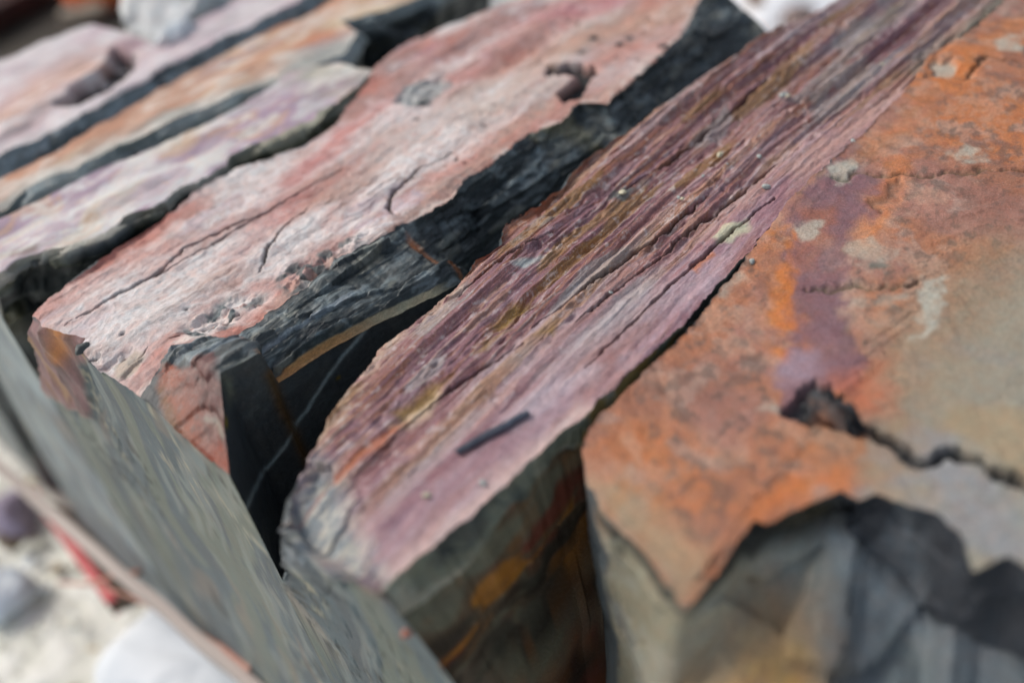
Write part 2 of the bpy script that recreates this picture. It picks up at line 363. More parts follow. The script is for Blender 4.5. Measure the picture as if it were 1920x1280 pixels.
def Dcliff_c(G):
    S = Surf(G, AX, lambda a, b: T(a, b, -.03), 15, .006, 35); P = warp(G, .02, 14)
    c = slate_c(G, AX, 3, (60, 68, 69), (134, 146, 148))
    fy = np.linspace(0, 1, G.shape[0])[:, None]*np.ones(G.shape[1])
    c = mix(c, rgb(150, 162, 172), ((1-st(.0, .035, fy-.52-.02*fbm(G, (9, 9, 9), 3, 4)))*st(.0, .02, fy-.46)*st(-.1, .4, fbm(G, (5, 3, 3), 3, 81)))*.5)  # light-blue sheen along the ridge, painted into the colour
    v = G.copy(); v[..., 1] = G[..., 1]+.10*G[..., 0]; v[..., 2] = G[..., 2]*1.5
    _, cv = facets(v, (2.6, 10, 10), 71, .05); _, cv2 = facets(v, (7, 30, 30), 74, .06)
    c = c*(.8+.4*cv+.25*(cv2-.5))[..., None]; c = mix(c, rgb(150, 152, 140), st(.3, .6, fbm(G, (12, 50, 50), 4, 89))*.45)
    # front corner: dark broken notch, rusty chip, blue-grey chunk
    S0 = Surf(G, AX, T, 16, .006, 40)
    c = mix(c, rgb(52, 56, 58), S0.poly([(255, 735), (290, 690), (310, 700), (300, 760), (315, 830), (290, 800)], .006, True)*.9)
    chip = S0.poly([(296, 745), (302, 692), (330, 700), (352, 712), (380, 704), (412, 696), (424, 712), (440, 905), (360, 870), (310, 815)], .006)
    r = rgb(122, 84, 84)
    cc = np.broadcast_to(r, G.shape).copy(); n = fbm(G, (25, 25, 25), 5, 91)
    cc = mix(cc, rgb(178, 98, 58), S0.line([(318, 700), (330, 760), (352, 850)], .035, False)*.95)
    cc = mix(cc, rgb(140, 104, 48), S0.line([(300, 740), (312, 800), (330, 835)], .016, False)*.95)
    cc = mix(cc, rgb(160, 88, 60), st(.2, .6, n)*.4); cc = mix(cc, rgb(70, 52, 50), st(.1, .4, fbm(G, (50, 50, 50), 3, 94))*.5); cc = mix(cc, rgb(186, 170, 166), st(.1, .5, fbm(G, (60, 90, 60), 4, 93))*.4)
    cc = mix(cc, rgb(176, 84, 40), S0.line([(380, 845), (425, 860), (430, 880)], .022, False)*.8)
    cc = mix(cc, rgb(170, 178, 170), S0.line([(385, 785), (402, 800), (418, 818)], .005, False)*.9)
    c = mix(c, cc*.50*np.array([1.12, .88, .78]), chip)
    c = mix(c, rgb(120, 132, 142), S0.poly([(305, 690), (322, 648), (440, 622), (480, 648), (412, 696), (370, 705), (340, 700)], .01)*.45*st(-.5, .3, fbm(G, (20, 60, 20), 3, 66)))
    c = mix(c, rgb(165, 84, 40), S0.poly([(415, 632), (440, 630), (466, 655), (440, 660)], .006)*.95)
    # rusty and mossy places along the break
    c = mix(c, rgb(168, 100, 48), S.poly([(772, 452), (800, 470), (850, 478), (880, 492), (870, 500), (820, 485), (780, 470)], .01)*.8)
    c = mix(c, rgb(128, 122, 88), S.poly([(985, 250), (1050, 222), (1110, 240), (1210, 232), (1190, 255), (1100, 250), (1000, 275)], .02)*.6)
    c = mix(c, rgb(128, 122, 92), S.poly([(960, 410), (985, 375), (1060, 345), (1000, 385)], .015)*.6)
    # thin weathered shelf above the smooth face
    c = mix(c, rgb(178, 170, 140), st(.905, .92, fy)*st(.50, .56, G[..., 0])*(1-st(.80, .86, G[..., 0])))
    c = mix(c, rgb(206, 150, 92), st(.905, .925, fy)*(1-st(.60, .74, G[..., 0]))*st(.475, .49, G[..., 0])*.9)
    return c
def Dnear_h(G):
    return .0025*fbm(G, (8, 8, 8), 3, 101)+.0010*fbm(G, 60, 3, 102)
def Dnear_c(G):
    n = fbm(G, (10, 10, 10), 4, 110); c = np.broadcast_to(rgb(66, 70, 72), G.shape).copy()
    c = mix(c, rgb(84, 88, 86), st(.1, .6, n)*.5)
    S = Surf(G, AS, lambda a, b: _dface(a, b), 18, .0015, 40)
    c = mix(c, rgb(176, 190, 190), S.line([(694, 608), (640, 672), (560, 790), (500, 878), (462, 948)], .0042, False)*.7)
    c = mix(c, rgb(100, 72, 34), S.line([(505, 700), (528, 760), (552, 810), (575, 868)], .011, False)*.8)
    c = mix(c, rgb(118, 122, 106), S.poly([(420, 705), (490, 662), (505, 700), (480, 735), (430, 752)], .02)*st(-.1, .4, fbm(G, (14, 14, 14), 4, 112))*.9)
    c = mix(c, rgb(140, 120, 40), S.spot((426, 792), .007)); c = mix(c, rgb(120, 100, 40), S.spot((634, 708), .005))
    return c*K
def _dface(px, py):                         # near face of slab D as seen in plan: from the corner to the long face
    a = TX(px, py, .32); r = ray(px, py)
    # oblique facet from (0.32,1.05) to (0.49,1.17), then the long face
    best = None                             # first crossing of the sight line with the wall, in plan
    for k in range(0, len(D_C4)-4, 4):
        p0, p1 = D_C4[k, :2], D_C4[k+4, :2]; d = p1-p0; nrm = np.array([-d[1], d[0]]); q_ = nrm@r[:2]
        if abs(q_) < 1e-9: continue
        t = (nrm@p0)/q_; p = r*t+np.array([0, 0, 1.]); u_ = (p[:2]-p0)@d/(d@d)
        if -.02 <= u_ <= 1.02 and t > 0 and (best is None or t < best[0]): best = (t, p)
    return best[1] if best else T(px, py, -.1)
def end_c(seed, reds=None, base=(78, 94, 100), smear=(114, 121, 106), amt=.7):
    def f(G):
        sl = G.copy(); sl[..., 1] += .18*sl[..., 2]; P = warp(sl, .10, 3.2, seed)
        n = fbm(P, (3.2, 14, 2.8), 6, seed+1, .55); n2 = fbm(P, (4, 26, 5), 4, seed+2)
        c = np.broadcast_to(rgb(*base), G.shape).copy()
        c = mix(c, rgb(80, 92, 100), st(-.1, .35, n2)*.5); c = c*(1+.22*fbm(G, (26, 34, 20), 4, seed+30, .65))[..., None]; c = mix(c, rgb(74, 82, 88), st(.1, .5, fbm(P, (3, 18, 4), 4, seed+3))*.6)
        c = mix(c, rgb(*smear), st(.02, .16, n)*amt); c = mix(c, rgb(150, 156, 150), st(.1, .5, -n2)*.45)
        c = mix(c, rgb(142, 124, 106), st(.42, .6, fbm(P, (3, 14, 3), 3, seed+5))*.4)
        pits = st(.46, .6, fbm(G, (60, 60, 45), 2, seed+9))*st(.0, .4, fbm(G, (5, 7, 3), 3, seed+8))
        c = mix(c, rgb(58, 60, 56), pits*.85)
        c = mix(c, rgb(172, 168, 146), st(.35, .5, fbm(G, (50, 50, 30), 3, seed+19))*st(.0, .4, fbm(G, (4, 9, 3), 3, seed+18))*.7)
        SS = Surf(G, AE, TX, 29, .012, 16)
        f = SS.poly([(-60, 440), (5, 505), (45, 585), (62, 640), (104, 742), (60, 690), (-10, 575), (-60, 500)], .012)
        dk = mix(np.broadcast_to(rgb(56, 62, 64), G.shape), rgb(104, 104, 84), st(.1, .4, fbm(G, (12, 26, 7), 4, 31))); c = mix(c, dk, f)
        c = c*.84
        if reds is not None: c = reds(G, c)
        return c*K
    return f
def end_h(seed, a=.0012):
    return lambda G: a*fbm(G, (5, 12, 3), 4, seed)-.002*st(.46, .6, fbm(G, (60, 60, 45), 2, seed+9))*st(.0, .4, fbm(G, (5, 7, 3), 3, seed+8))
def coons(top, bot, left, right):
    n = top.shape[0]; mm = left.shape[0]; s = np.linspace(0, 1, n)[None, :, None]; t = np.linspace(0, 1, mm)[:, None, None]
    return ((1-t)*top[None]+t*bot[None]+(1-s)*left[:, None]+s*right[:, None]
            - ((1-s)*(1-t)*top[0]+s*(1-t)*top[-1]+(1-s)*t*bot[0]+s*t*bot[-1]))
def far_end(name, rows_first, G_list, mat, colf): pass

def build_slab(name, label, K0, K1, n, far_counts, top_count, near_counts, fns, xfront=None, endz=None, base=None, names=('weathered_top', 'broken_side', 'smooth_side', 'sawn_end', 'hidden_side')):
    pass

# --- D
n = 520; XE = 2.06
far_top = TT([(50, 600), (100, 557), (170, 503), (230, 460), (300, 415), (380, 352), (440, 314), (500, 296), (570, 266), (622, 234), (648, 205), (690, 155), (705, 128), (760, 85), (850, 45), (940, 12)])
far_top = np.vstack([far_top, [[1.86, 1.74, 0], [XE, 1.66, 0]]]); far_top[0, 0] = .315
near_top = TT([(270, 740, 0), (292, 705, .006), (318, 652, .012), (440, 628, .006), (490, 600, 0), (520, 575), (560, 550), (600, 515), (640, 480), (700, 455), (740, 430), (800, 400), (850, 368), (880, 330), (920, 312),
               (990, 250), (1040, 234), (1065, 215), (1082, 192), (1135, 195), (1180, 160), (1250, 95), (1290, 50), (1312, 0)])
near_top = np.vstack([near_top, [[XE, 1.36, 0]]]); near_top[0, 0] = .32
rim = np.vstack([[[.32, 1.051, -.027]], TT([(412, 698, .045), (488, 660, .04), (522, 718, -.04), (600, 667, -.045), (700, 612, -.05), (780, 572, -.055), (862, 535, -.06)]), [[.95, 1.155, -.14], [1.1, 1.15, -.16], [1.35, 1.14, -.16], [1.6, 1.17, -.15], [1.8, 1.18, -.12], [XE, 1.20, -.10]]])
u0 = curve([[.315, 2.06, -1.51], [XE, 2.0, -1.51]], n)
u1 = curve([[.315, 1.95, -.36], [.6, 1.83, -.36], [XE, 1.85, -.36]], n)
c2 = curve(far_top, n, jag=.006, seed=4); c3 = curve(near_top, n, jag=.007, seed=5, jf=70); c4 = curve(rim, n, jag=.0035, seed=6, jf=25)
c5 = c4.copy(); c5[:, 2] = -1.51; c5[:, 1] = np.where(c5[:, 0] < .49, c4[:, 1]-.010, c4[:, 1]-.02)
farw = loft([u0, u1, c2], [14, 46]); topw = loft([c2, c3], [230]); cliff = loft([c3, c4], [110]); c4m = c5.copy(); c4m[:, 2] = -.50; c4m[:, :2] = c4[:, :2]*.6+c5[:, :2]*.4; nearw = loft([c4, c4m, c5], [170, 14])
fp = TT([(50, 603), (75, 612), (110, 616), (150, 622), (168, 630), (152, 660), (145, 690), (190, 712), (270, 740)])
o_ = np.argsort(fp[:, 1]); yy_ = topw[:, 0, 1]; rec = np.interp(yy_, fp[o_, 1], fp[o_, 0])-.318
rec = np.where((yy_ > 1.46) & (yy_ < 1.655), np.clip(rec, 0, .1), 0); rec = np.convolve(np.pad(rec, 3), np.ones(7)/7, 'valid'); rec[0] = rec[-1] = 0
topw[:, :, 0] += rec[:, None]*((1-np.linspace(0, 1, n))**10)[None]
D = Slab('slate_block', 'broad pink and white slate slab with a crumbling dark grey broken edge')
Dr = farw[::-1, 0]; Dl_near = np.concatenate([cliff[:, 0], nearw[1:, 0]])
def resamp(c, k):
    s = np.concatenate([[0], np.cumsum(np.linalg.norm(np.diff(c, axis=0), axis=1))]); q = np.linspace(0, s[-1], k)
    return np.stack([np.interp(q, s, c[:, i]) for i in range(3)], -1)
# the sawn end: top edge runs along the pink face and then the broken corner
front_top = np.concatenate([topw[:, 0], cliff[1:, 0]]); leftc = Dr; rightc = resamp(nearw[:, 0], len(leftc))
botc = np.linspace(leftc[-1], rightc[-1], len(front_top)); Dend = coons(front_top, botc, leftc, rightc)
dd = -Dend[..., 2]; rr_ = np.concatenate([rec, np.zeros(len(front_top)-len(rec))])[None]
tt_ = np.linspace(0, 1, Dend.shape[0])[:, None]
Dend[..., 0] += rr_*(np.clip(1-dd/.30, 0, 1)-(1-tt_))*np.clip(tt_*50, 0, 1)
def Dend_red(G, c):
    S = Surf(G, AE, TX, 23, .012, 18)
    f = S.poly([(40, 585), (60, 590), (170, 600), (175, 650), (140, 685), (152, 710), (180, 785), (168, 775), (100, 738), (70, 690)], .010)
    nn = fbm(G, (6, 22, 5), 4, 301)
    r = np.broadcast_to(rgb(136, 104, 104), G.shape).copy(); r = mix(r, rgb(164, 128, 92), st(.15, .5, nn)*.8); r = mix(r, rgb(92, 76, 74), st(.2, .5, -nn)*.6)
    r = mix(r, rgb(190, 122, 60), S.line([(104, 615), (112, 640), (118, 670)], .016, False)*.8)
    r = mix(r, rgb(190, 175, 165), S.line([(100, 735), (140, 760), (180, 785)], .014, False)*.6)
    return mix(c, r, f)
def Dend_h(G):
    S = Surf(G, AE, TX, 23, .012, 18)
    f = S.poly([(40, 590), (60, 600), (145, 630), (150, 700), (180, 785), (168, 775), (100, 738), (70, 690)], .012)
    return end_h(200)(G)+f*(-.012+.010*fbm(G, (6, 26, 6), 4, 303))
ones = lambda a: (lambda G: a*fbm(G, (9, 9, 9), 4, 5))
D_C4 = c4.copy()
D.add('hidden_side', farw[:, :], lambda G: .012*fbm(G, (7, 7, 9), 4, 7), lambda G: slate_c(G, AX, 5, moss=.4), M_DARK)
D.add('weathered_top', topw, Dtop_h, Dtop_c, M_TOP)
D.add('broken_edge', cliff, Dcliff_h, Dcliff_c, M_DARK)
D.add('smooth_side', nearw, Dnear_h, Dnear_c, M_DARK)
D.add('sawn_end', Dend, Dend_h, end_c(200, Dend_red), M_SAWN, True)
def endcap(sl, far, top, mids, near, colf, seed):
    ft = np.concatenate([top[:, -1]]+[q[1:, -1] for q in mids]); l = far[::-1, -1]; r = resamp(near[:, -1], len(l))
    g = coons(ft, np.linspace(l[-1], r[-1], len(ft)), l, r)
    sl.add('broken_end', g, lambda G: .02*fbm(G, (6, 6, 6), 4, seed)*np.clip(np.minimum(np.linspace(0, 1, G.shape[0]), 1)[:, None]*8, 0, 1), colf, M_DARK)
endcap(D, farw, topw, [cliff], nearw, lambda G: slate_c(G, AX, 8, moss=.3), 12)
# all grids are laid far->near / front->back, turn them outwards together
D.build((1.0, 1.4, -1.51))

# ================================================================== slab F: ribbed purple slab
def rib(G):                                # coordinate that follows the ribs
    q = G.copy(); x, y = G[..., 0], G[..., 1]
    q[..., 1] = y-.03*x+.018*np.sin(x*2.6+1)+.010*fbm(G, (2.2, 5, 2), 3, 400); return q
_ribc = {}
def ribs(G):
    k = (G.shape, round(float(G[0, 0, 0]), 6))
    if k in _ribc: return _ribc[k]
    q = rib(G); j = .0022*fbm(G, (30, 60, 30), 3, 399)           # ragged lips of the laminae
    q2 = q.copy(); q2[..., 1] += j
    t1 = 6.5*(.9*fbm(q2, (.9, 16, 1), 2, 402)+.35*fbm(q2, (1.6, 60, 1), 2, 405)); a, fa = terrace(t1, .10)
    t2 = 7*fbm(q2, (2.0, 58, 1), 2, 403); b, fb = terrace(t2, .16)
    c = fbm(q2, (3.5, 210, 1), 3, 404, .7)
    _ribc[k] = (a, fa, b, fb, c, t1, t2); return _ribc[k]
def Frough(G):                             # strong ribs on the far two thirds, calm near the front near side
    y = G[..., 1]; x = G[..., 0]
    return .16+.84*st(.76, .92, y+.10*(x-.6)+.05*fbm(G, (3, 4, 3), 2, 410))
def Ftop_h(G):
    a, fa, b, fb, c, t1, t2 = ribs(G); r = Frough(G); S = Surf(G, AX, T, 42, .006, 30)
    on = st(-.5, .2, fbm(G, (2.0, 6, 2), 3, 411)+.25)
    r = r*(.55+.45*st(.50, .85, G[..., 0])); h = r*(.0027*a+.0016*b*on+.0016*c)+.0013*fbm(G, (40, 90, 40), 3, 412)*(1+0*r)+.003*fbm(G, (1.5, 5, 1), 2, 416)
    h -= .006*st(.3, .6, fbm(G, (14, 40, 14), 3, 413))*r
    for px in F_CR: h -= .010*S.crack(px, .0045)
    h += S.poly([(500, 1000), (575, 880), (600, 850), (640, 900), (660, 960), (690, 1030), (730, 1100)], .03)*(.022*facets(G, (12, 12, 12), 47)[0]-.008); h -= .02*st(0, .12, .395-G[..., 0])**1.5      # the front edge drops off
    h -= .012*S.poly(F_OCHRE[0], .02)+.01*S.poly(F_OCHRE[1], .02)
    return h
F_CR = [[(700, 860), (800, 760), (900, 690), (980, 640)], [(1000, 610), (1100, 530), (1230, 440), (1330, 360)], [(1080, 600), (1180, 520), (1290, 430), (1420, 330), (1500, 270)],
        [(860, 560), (960, 480), (1040, 440)], [(1100, 690), (1200, 590), (1320, 480), (1450, 370)], [(1150, 370), (1270, 290), (1400, 180), (1500, 90)]]
F_OCHRE = [[(920, 600), (960, 560), (1000, 560), (960, 590), (930, 612)], [(740, 770), (790, 735), (850, 700), (800, 760), (760, 785)], [(880, 660), (930, 625), (960, 615), (910, 650)], [(1000, 625), (1050, 598), (1030, 625)]]
def Ftop_c(G):
    a, fa, b, fb, c_, t1, t2 = ribs(G); S = Surf(G, AX, T, 42, .008, 30); q = warp(rib(G), .01, 9, 3); r = Frough(G)
    n = fbm(q, (1.6, 8, 2), 4, 420); f1 = fbm(q, (2.5, 90, 2), 4, 421, .65); f2 = fbm(G, (60, 120, 60), 4, 422, .7); va = cellval(fa, 1); vb = cellval(fb, 2)
    c = np.broadcast_to(rgb(150, 107, 106), G.shape).copy()
    c = mix(c, rgb(128, 92, 104), st(-.1, .4, n+.25*(vb-.5))*.8); c = mix(c, rgb(150, 92, 74), st(.0, .45, -n+.5*(va-.5))*.75)
    c = mix(c, rgb(160, 134, 142), st(.1, .5, f1+.4*(vb-.5))*.6)
    c = mix(c, rgb(176, 160, 164), st(.05, .5, fbm(q, (1.4, 22, 2), 3, 423)+.5*(va-.6))*.6)
    ea = 1-st(.06, .16, np.abs(t1-np.floor(t1)-.5)); eb = 1-st(.08, .2, np.abs(t2-np.floor(t2)-.5))
    c = mix(c, rgb(128, 78, 50), ea*.65*r*st(-.5, .2, f2+.3*n)); c = mix(c, rgb(104, 66, 56), eb*.35*r)
    c = mix(c, rgb(134, 84, 50), st(.15, .5, -f1+.25*f2)*.7*(.5+.5*r))
    c = mix(c, rgb(196, 184, 182), st(.2, .6, c_+.3*f2)*.4*(.4+.6*r))
    c = mix(c, rgb(140, 106, 56), st(.36, .55, fbm(q, (3, 26, 2), 4, 430))*.7)
    c = mix(c, rgb(186, 146, 118), st(.42, .58, fbm(q, (5, 34, 2), 4, 431))*.4)
    c = mix(c, rgb(160, 160, 156), st(.32, .5, fbm(q, (4, 24, 2), 4, 432))*.5)
    c = mix(c, rgb(206, 196, 196), st(.36, .6, f2)*.45); c = mix(c, rgb(70, 48, 52), st(.4, .7, -f2)*.35)
    # calm mauve strip along the near side, pale cloudy patch on it
    c = mix(c, rgb(150, 112, 124), (1-r)*.75); c = mix(c, rgb(190, 170, 178), (1-r)*.5*st(.1, .5, fbm(q, (5, 14, 2), 5, 435, .65))); c = mix(c, rgb(150, 96, 78), (1-r)*.5*st(.15, .5, fbm(q, (4, 12, 2), 4, 436)))
    c = mix(c, rgb(176, 172, 174), S.line([(1010, 680), (1080, 630), (1150, 590), (1200, 550)], .04, False)*.7*st(-.6, .2, n))
    c = mix(c, rgb(188, 176, 184), S.line([(960, 790), (1040, 730), (1100, 700)], .02, False)*.6)
    for k, p in enumerate(F_OCHRE): c = mix(c, rgb(142, 112, 50), S.poly(p, .012)*.85)
    c = mix(c, rgb(214, 196, 168), S.poly([(740, 800), (780, 760), (820, 735), (810, 770), (770, 800)], .012)*.7)
    # pale rim on both long edges, orange at the front corner
    far = S.line([(600, 830), (680, 705), (720, 655), (800, 593), (860, 545)], .018, False); c = mix(c, rgb(196, 172, 150), far*.6*st(-.5, .3, f2))
    far = S.line([(860, 520), (940, 425), (1060, 345), (1240, 205)], .014, False); c = mix(c, rgb(176, 128, 92), far*.6)
    near = S.line([(735, 1075), (870, 972), (1090, 775)], .02, False); c = mix(c, rgb(206, 180, 172), near*.75)
    near = S.line([(1500, 320), (1600, 240), (1720, 130), (1880, 0)], .03, False); c = mix(c, rgb(186, 150, 136), near*.6)
    c = mix(c, rgb(122, 126, 112), S.line([(1740, 120), (1800, 75), (1850, 30), (1880, 0)], .035, False)*.8)
    g = S.poly([(500, 1000), (575, 880), (600, 850), (640, 900), (660, 960), (690, 1030), (730, 1100)], .03)
    gc = mix(np.broadcast_to(rgb(128, 136, 140), G.shape), rgb(176, 174, 164), st(-.1, .3, f2)); gc = mix(gc, rgb(72, 78, 84), st(.1, .4, fbm(G, (20, 20, 20), 3, 440)))
    c = mix(c, gc, g*st(-.25, .05, f1+.3))
    c = mix(c, rgb(190, 108, 62), S.line([(600, 920), (650, 880), (700, 840), (760, 790)], .012)*.6)
    c = mix(c, rgb(186, 184, 158), S.poly([(1342, 440), (1360, 420), (1400, 412), (1408, 430), (1375, 452), (1350, 455)], .006)*.95)
    c = mix(c, rgb(160, 172, 172), S.poly([(960, 505), (985, 485), (1020, 480), (990, 503)], .006)*.8)
    c = mix(c, rgb(126, 134, 128), S.poly([(1140, 372), (1165, 350), (1188, 352), (1170, 370)], .005)*.8)
    for px in F_CR: c = mix(c, rgb(80, 54, 46), S.crack(px, .0045)*.85)
    c = mix(c, rgb(205, 120, 60), S.poly([(1300, 505), (1335, 470), (1345, 475), (1310, 510)], .006)*.7)
    return c*K
n = 880; XE = 2.45
f2 = TT([(515, 990), (545, 935), (575, 880), (600, 830), (622, 780), (680, 702), (720, 652), (800, 590), (860, 540), (890, 490), (935, 458), (945, 418), (1000, 385), (1060, 340), (1085, 308), (1150, 262), (1240, 200), (1340, 130), (1420, 90), (1490, 48), (1560, 20)])
f2 = np.vstack([f2, [[XE, 1.0, 0]]]); f2[0, 0] = .31
f3 = TT([(740, 1085), (800, 1032), (870, 980), (960, 898), (1050, 812), (1090, 782), (1180, 700), (1290, 600), (1380, 497), (1480, 390), (1532, 338), (1620, 260), (1700, 178), (1740, 120), (1840, 50), (1890, 0)])
f3 = np.vstack([f3, [[XE, .70, 0]]]); f3[0, 0] = .32
c2 = curve(f2, n, jag=.0035, seed=14); c3 = curve(f3, n, jag=.003, seed=15)
u1 = c2.copy(); u1[:, 1] = np.minimum(1.035, c2[:, 1]+.14*np.clip(1-(c2[:, 0]-.31)*3, 0, 1)); u1[:, 2] = -.30; u1[:, 1] = np.where(c2[:, 0] > .6, c2[:, 1]+.0, u1[:, 1])
u0 = u1.copy(); u0[:, 2] = -1.51
lean = np.clip(1-(c3[:, 0]-.32)/.30, 0, 1)
c4 = c3.copy(); c4[:, 2] -= .050+.03*fbm(np.stack([c3[:, 0]]*3, -1), 9, 3, 3); c4[:, 1] -= .004+.018*lean; c4[:, 0] += .0
cs = c3.copy(); cs[:, 1] = np.convolve(np.pad(c3[:, 1], 40, mode='edge'), np.ones(81)/81, 'valid'); c5 = cs.copy(); c5[:, 2] = -.26; c5[:, 1] -= .006+.060*lean; c5[:, 0] += .030*lean
c6 = cs.copy(); c6[:, 2] = -1.51; c6[:, 1] -= .006+.085*lean; c6[:, 0] += .06*lean
farw = loft([u0, u1, c2], [12, 40]); topw = loft([c2, c3], [290]); bev = loft([c3, c4], [26]); nearw = loft([c4, c5, c6], [40, 20])
Fs = Slab('slate_block', 'purple slate slab with long rust brown ribs, left of the big orange slab')
def Fend_mod():
    ft = topw[:, 0]; l = farw[::-1, 0]; r = resamp(np.concatenate([bev[:, 0], nearw[1:, 0]]), len(l))
    return coons(ft, np.linspace(l[-1], r[-1], len(ft)), l, r)
def Fend_extra(G, c):
    S = Surf(G, AE, TX, 52, .02, 12)
    f = S.poly([(500, 985), (560, 940), (640, 950), (745, 1080), (720, 1090), (640, 1060), (570, 1060), (530, 1080)], .03)
    n_ = fbm(G, (14, 14, 14), 5, 511)
    k = mix(np.broadcast_to(rgb(120, 128, 134), G.shape), rgb(62, 68, 74), st(-.05, .25, n_)); k = mix(k, rgb(170, 170, 160), st(.15, .4, -n_))
    c = mix(c, k, f)
    return mix(c, rgb(150, 120, 96), S.line([(690, 1100), (740, 1100), (780, 1110)], .02, False)*.6)
def Fend_h(G):
    S = Surf(G, AE, TX, 52, .02, 12)
    f = S.poly([(500, 985), (560, 940), (640, 950), (745, 1080), (720, 1100), (640, 1070), (570, 1070), (530, 1090)], .05)
    return end_h(210)(G)+f*(.014*fbm(G, (9, 9, 9), 5, 512)+.028*facets(G, (11, 11, 11), 13)[0]-.006)
def rusty_c(G):
    P = warp(G, .05, 6, 520); n_ = fbm(P, (1.8, 6, 7), 5, 521, .6); n2 = fbm(P, (2.2, 9, 9), 4, 525, .6)
    c = np.broadcast_to(rgb(112, 96, 74), G.shape).copy()
    c = mix(c, rgb(136, 66, 48), st(-.05, .25, n_)*.9); c = mix(c, rgb(196, 130, 40), st(.08, .3, n2)*.9)
    c = mix(c, rgb(140, 146, 126), st(.15, .4, -n2)*.6); c = mix(c, rgb(44, 46, 46), st(.1, .5, -n_)*.6)
    c = mix(c, rgb(26, 22, 20), st(.0, .35, fbm(P, (3, 7, 7), 5, 528, .6))*.75)
    c = mix(c, rgb(180, 120, 60), st(.2, .4, fbm(P, (5, 14, 14), 4, 529))*.3)
    return c*.56  # whole side darkened so the colour holds its shadow
def bevel_c(G):
    n_ = fbm(G, (9, 14, 14), 4, 531); c = np.broadcast_to(rgb(108, 112, 98), G.shape).copy()
    c = mix(c, rgb(64, 68, 66), st(.0, .4, n_)*.8); c = mix(c, rgb(170, 168, 152), st(.15, .5, -n_)*.6)
    c = mix(c, rgb(146, 120, 62), st(.0, .3, fbm(G, (9, 14, 14), 4, 533))*st(.3, .7, G[..., 0])*.9)
    return c*K
Fs.add('hidden_side', farw, lambda G: .008*fbm(G, (9, 9, 9), 4, 17), lambda G: slate_c(G, AX, 15), M_DARK)
Fs.add('weathered_top', topw, Ftop_h, Ftop_c, M_STRI)
Fs.add('mossy_bevel', bev, lambda G: .010*fbm(G, (8, 12, 12), 4, 18)+.012*facets(G, (9, 16, 16), 18)[0], bevel_c, M_RUST)
Fs.add('rusty_side', nearw, lambda G: (.008*fbm(G, (1.5, 7, 6), 4, 19)+.010*facets(G, (2.2, 6, 7), 19)[0])*np.clip(np.linspace(0, 1, G.shape[0])[:, None]*8+.3, 0, 1), rusty_c, M_RUST)
Fs.add('sawn_end', Fend_mod(), Fend_h, end_c(230, Fend_extra), M_SAWN, True)
Fs.build((1.0, .85, -1.51))

# ================================================================== slab G: big orange slab, nearest
n = 420; XE = 2.5
gfar = f3[3:].copy(); gfar = np.vstack([[[.645, .640, 0.]], TT([(1112, 792), (1185, 718), (1290, 618), (1383, 512), (1480, 402), (1534, 345), (1625, 266), (1706, 184), (1748, 124), (1848, 54)]), [[XE, .69, 0]]])
gfar[:, 1] += .016*st(1.05, 1.25, gfar[:, 0]); c2 = curve(gfar, n, jag=.004, seed=24); c2[:, 2] += .006*st(1.0, 1.3, c2[:, 0]); c3 = curve([[.80, -.16, 0], [XE, -.16, 0]], n)
GFR = TT([(1090, 840), (1100, 900), (1125, 960), (1200, 1030), (1285, 1142), (1345, 1066), (1415, 976), (1440, 982), (1574, 926), (1608, 942), (1640, 930), (1765, 962), (1802, 1000), (1822, 1072), (1890, 1035), (1930, 1062)])
GFR = np.vstack([GFR, [[.80, -.16, 0]]])
nr = 300
seg = np.concatenate([[0], np.cumsum(np.linalg.norm(np.diff(GFR, axis=0), axis=1))]); sa = np.linspace(0, seg[-1], nr+1)
front = np.stack([np.interp(sa, seg, GFR[:, k]) for k in range(3)], -1)
jq = np.stack([sa, sa*0, sa*0], -1); fd = np.clip(np.minimum(sa, sa[-1]-sa)*20, 0, 1)
front[:, 0] += .004*fbm(jq, 45, 4, 600)*fd; front[:, 1] += .005*fbm(jq, 45, 4, 604)*fd
back = np.linspace(c2[-1], c3[-1], nr+1); front[0] = c2[0]; c3[0] = front[-1]
uu = np.linspace(0, 1, n)**1.25
c2 = np.stack([np.interp(uu, np.linspace(0, 1, n), c2[:, k]) for k in range(3)], -1); c3 = np.stack([np.interp(uu, np.linspace(0, 1, n), c3[:, k]) for k in range(3)], -1)
su = np.linspace(0, 1, nr+1)[:, None, None]; tu = uu[None, :, None]
topw = ((1-tu)*front[:, None]+tu*back[:, None]+(1-su)*c2[None]+su*c3[None]
        - ((1-su)*(1-tu)*front[0]+su*(1-tu)*front[-1]+(1-su)*tu*back[0]+su*tu*back[-1]))
def wall_down(row, zs, dy):
    return np.array([np.stack([row[:, 0], row[:, 1]+dy*(z/zs[-1]), row[:, 2]+z], -1) for z in zs])
zs = np.concatenate([np.linspace(0, -.36, 150), np.linspace(-.45, -1.51, 18)])
farw = wall_down(topw[0], zs, 0)[::-1]; nearw = wall_down(topw[-1], zs, 0)
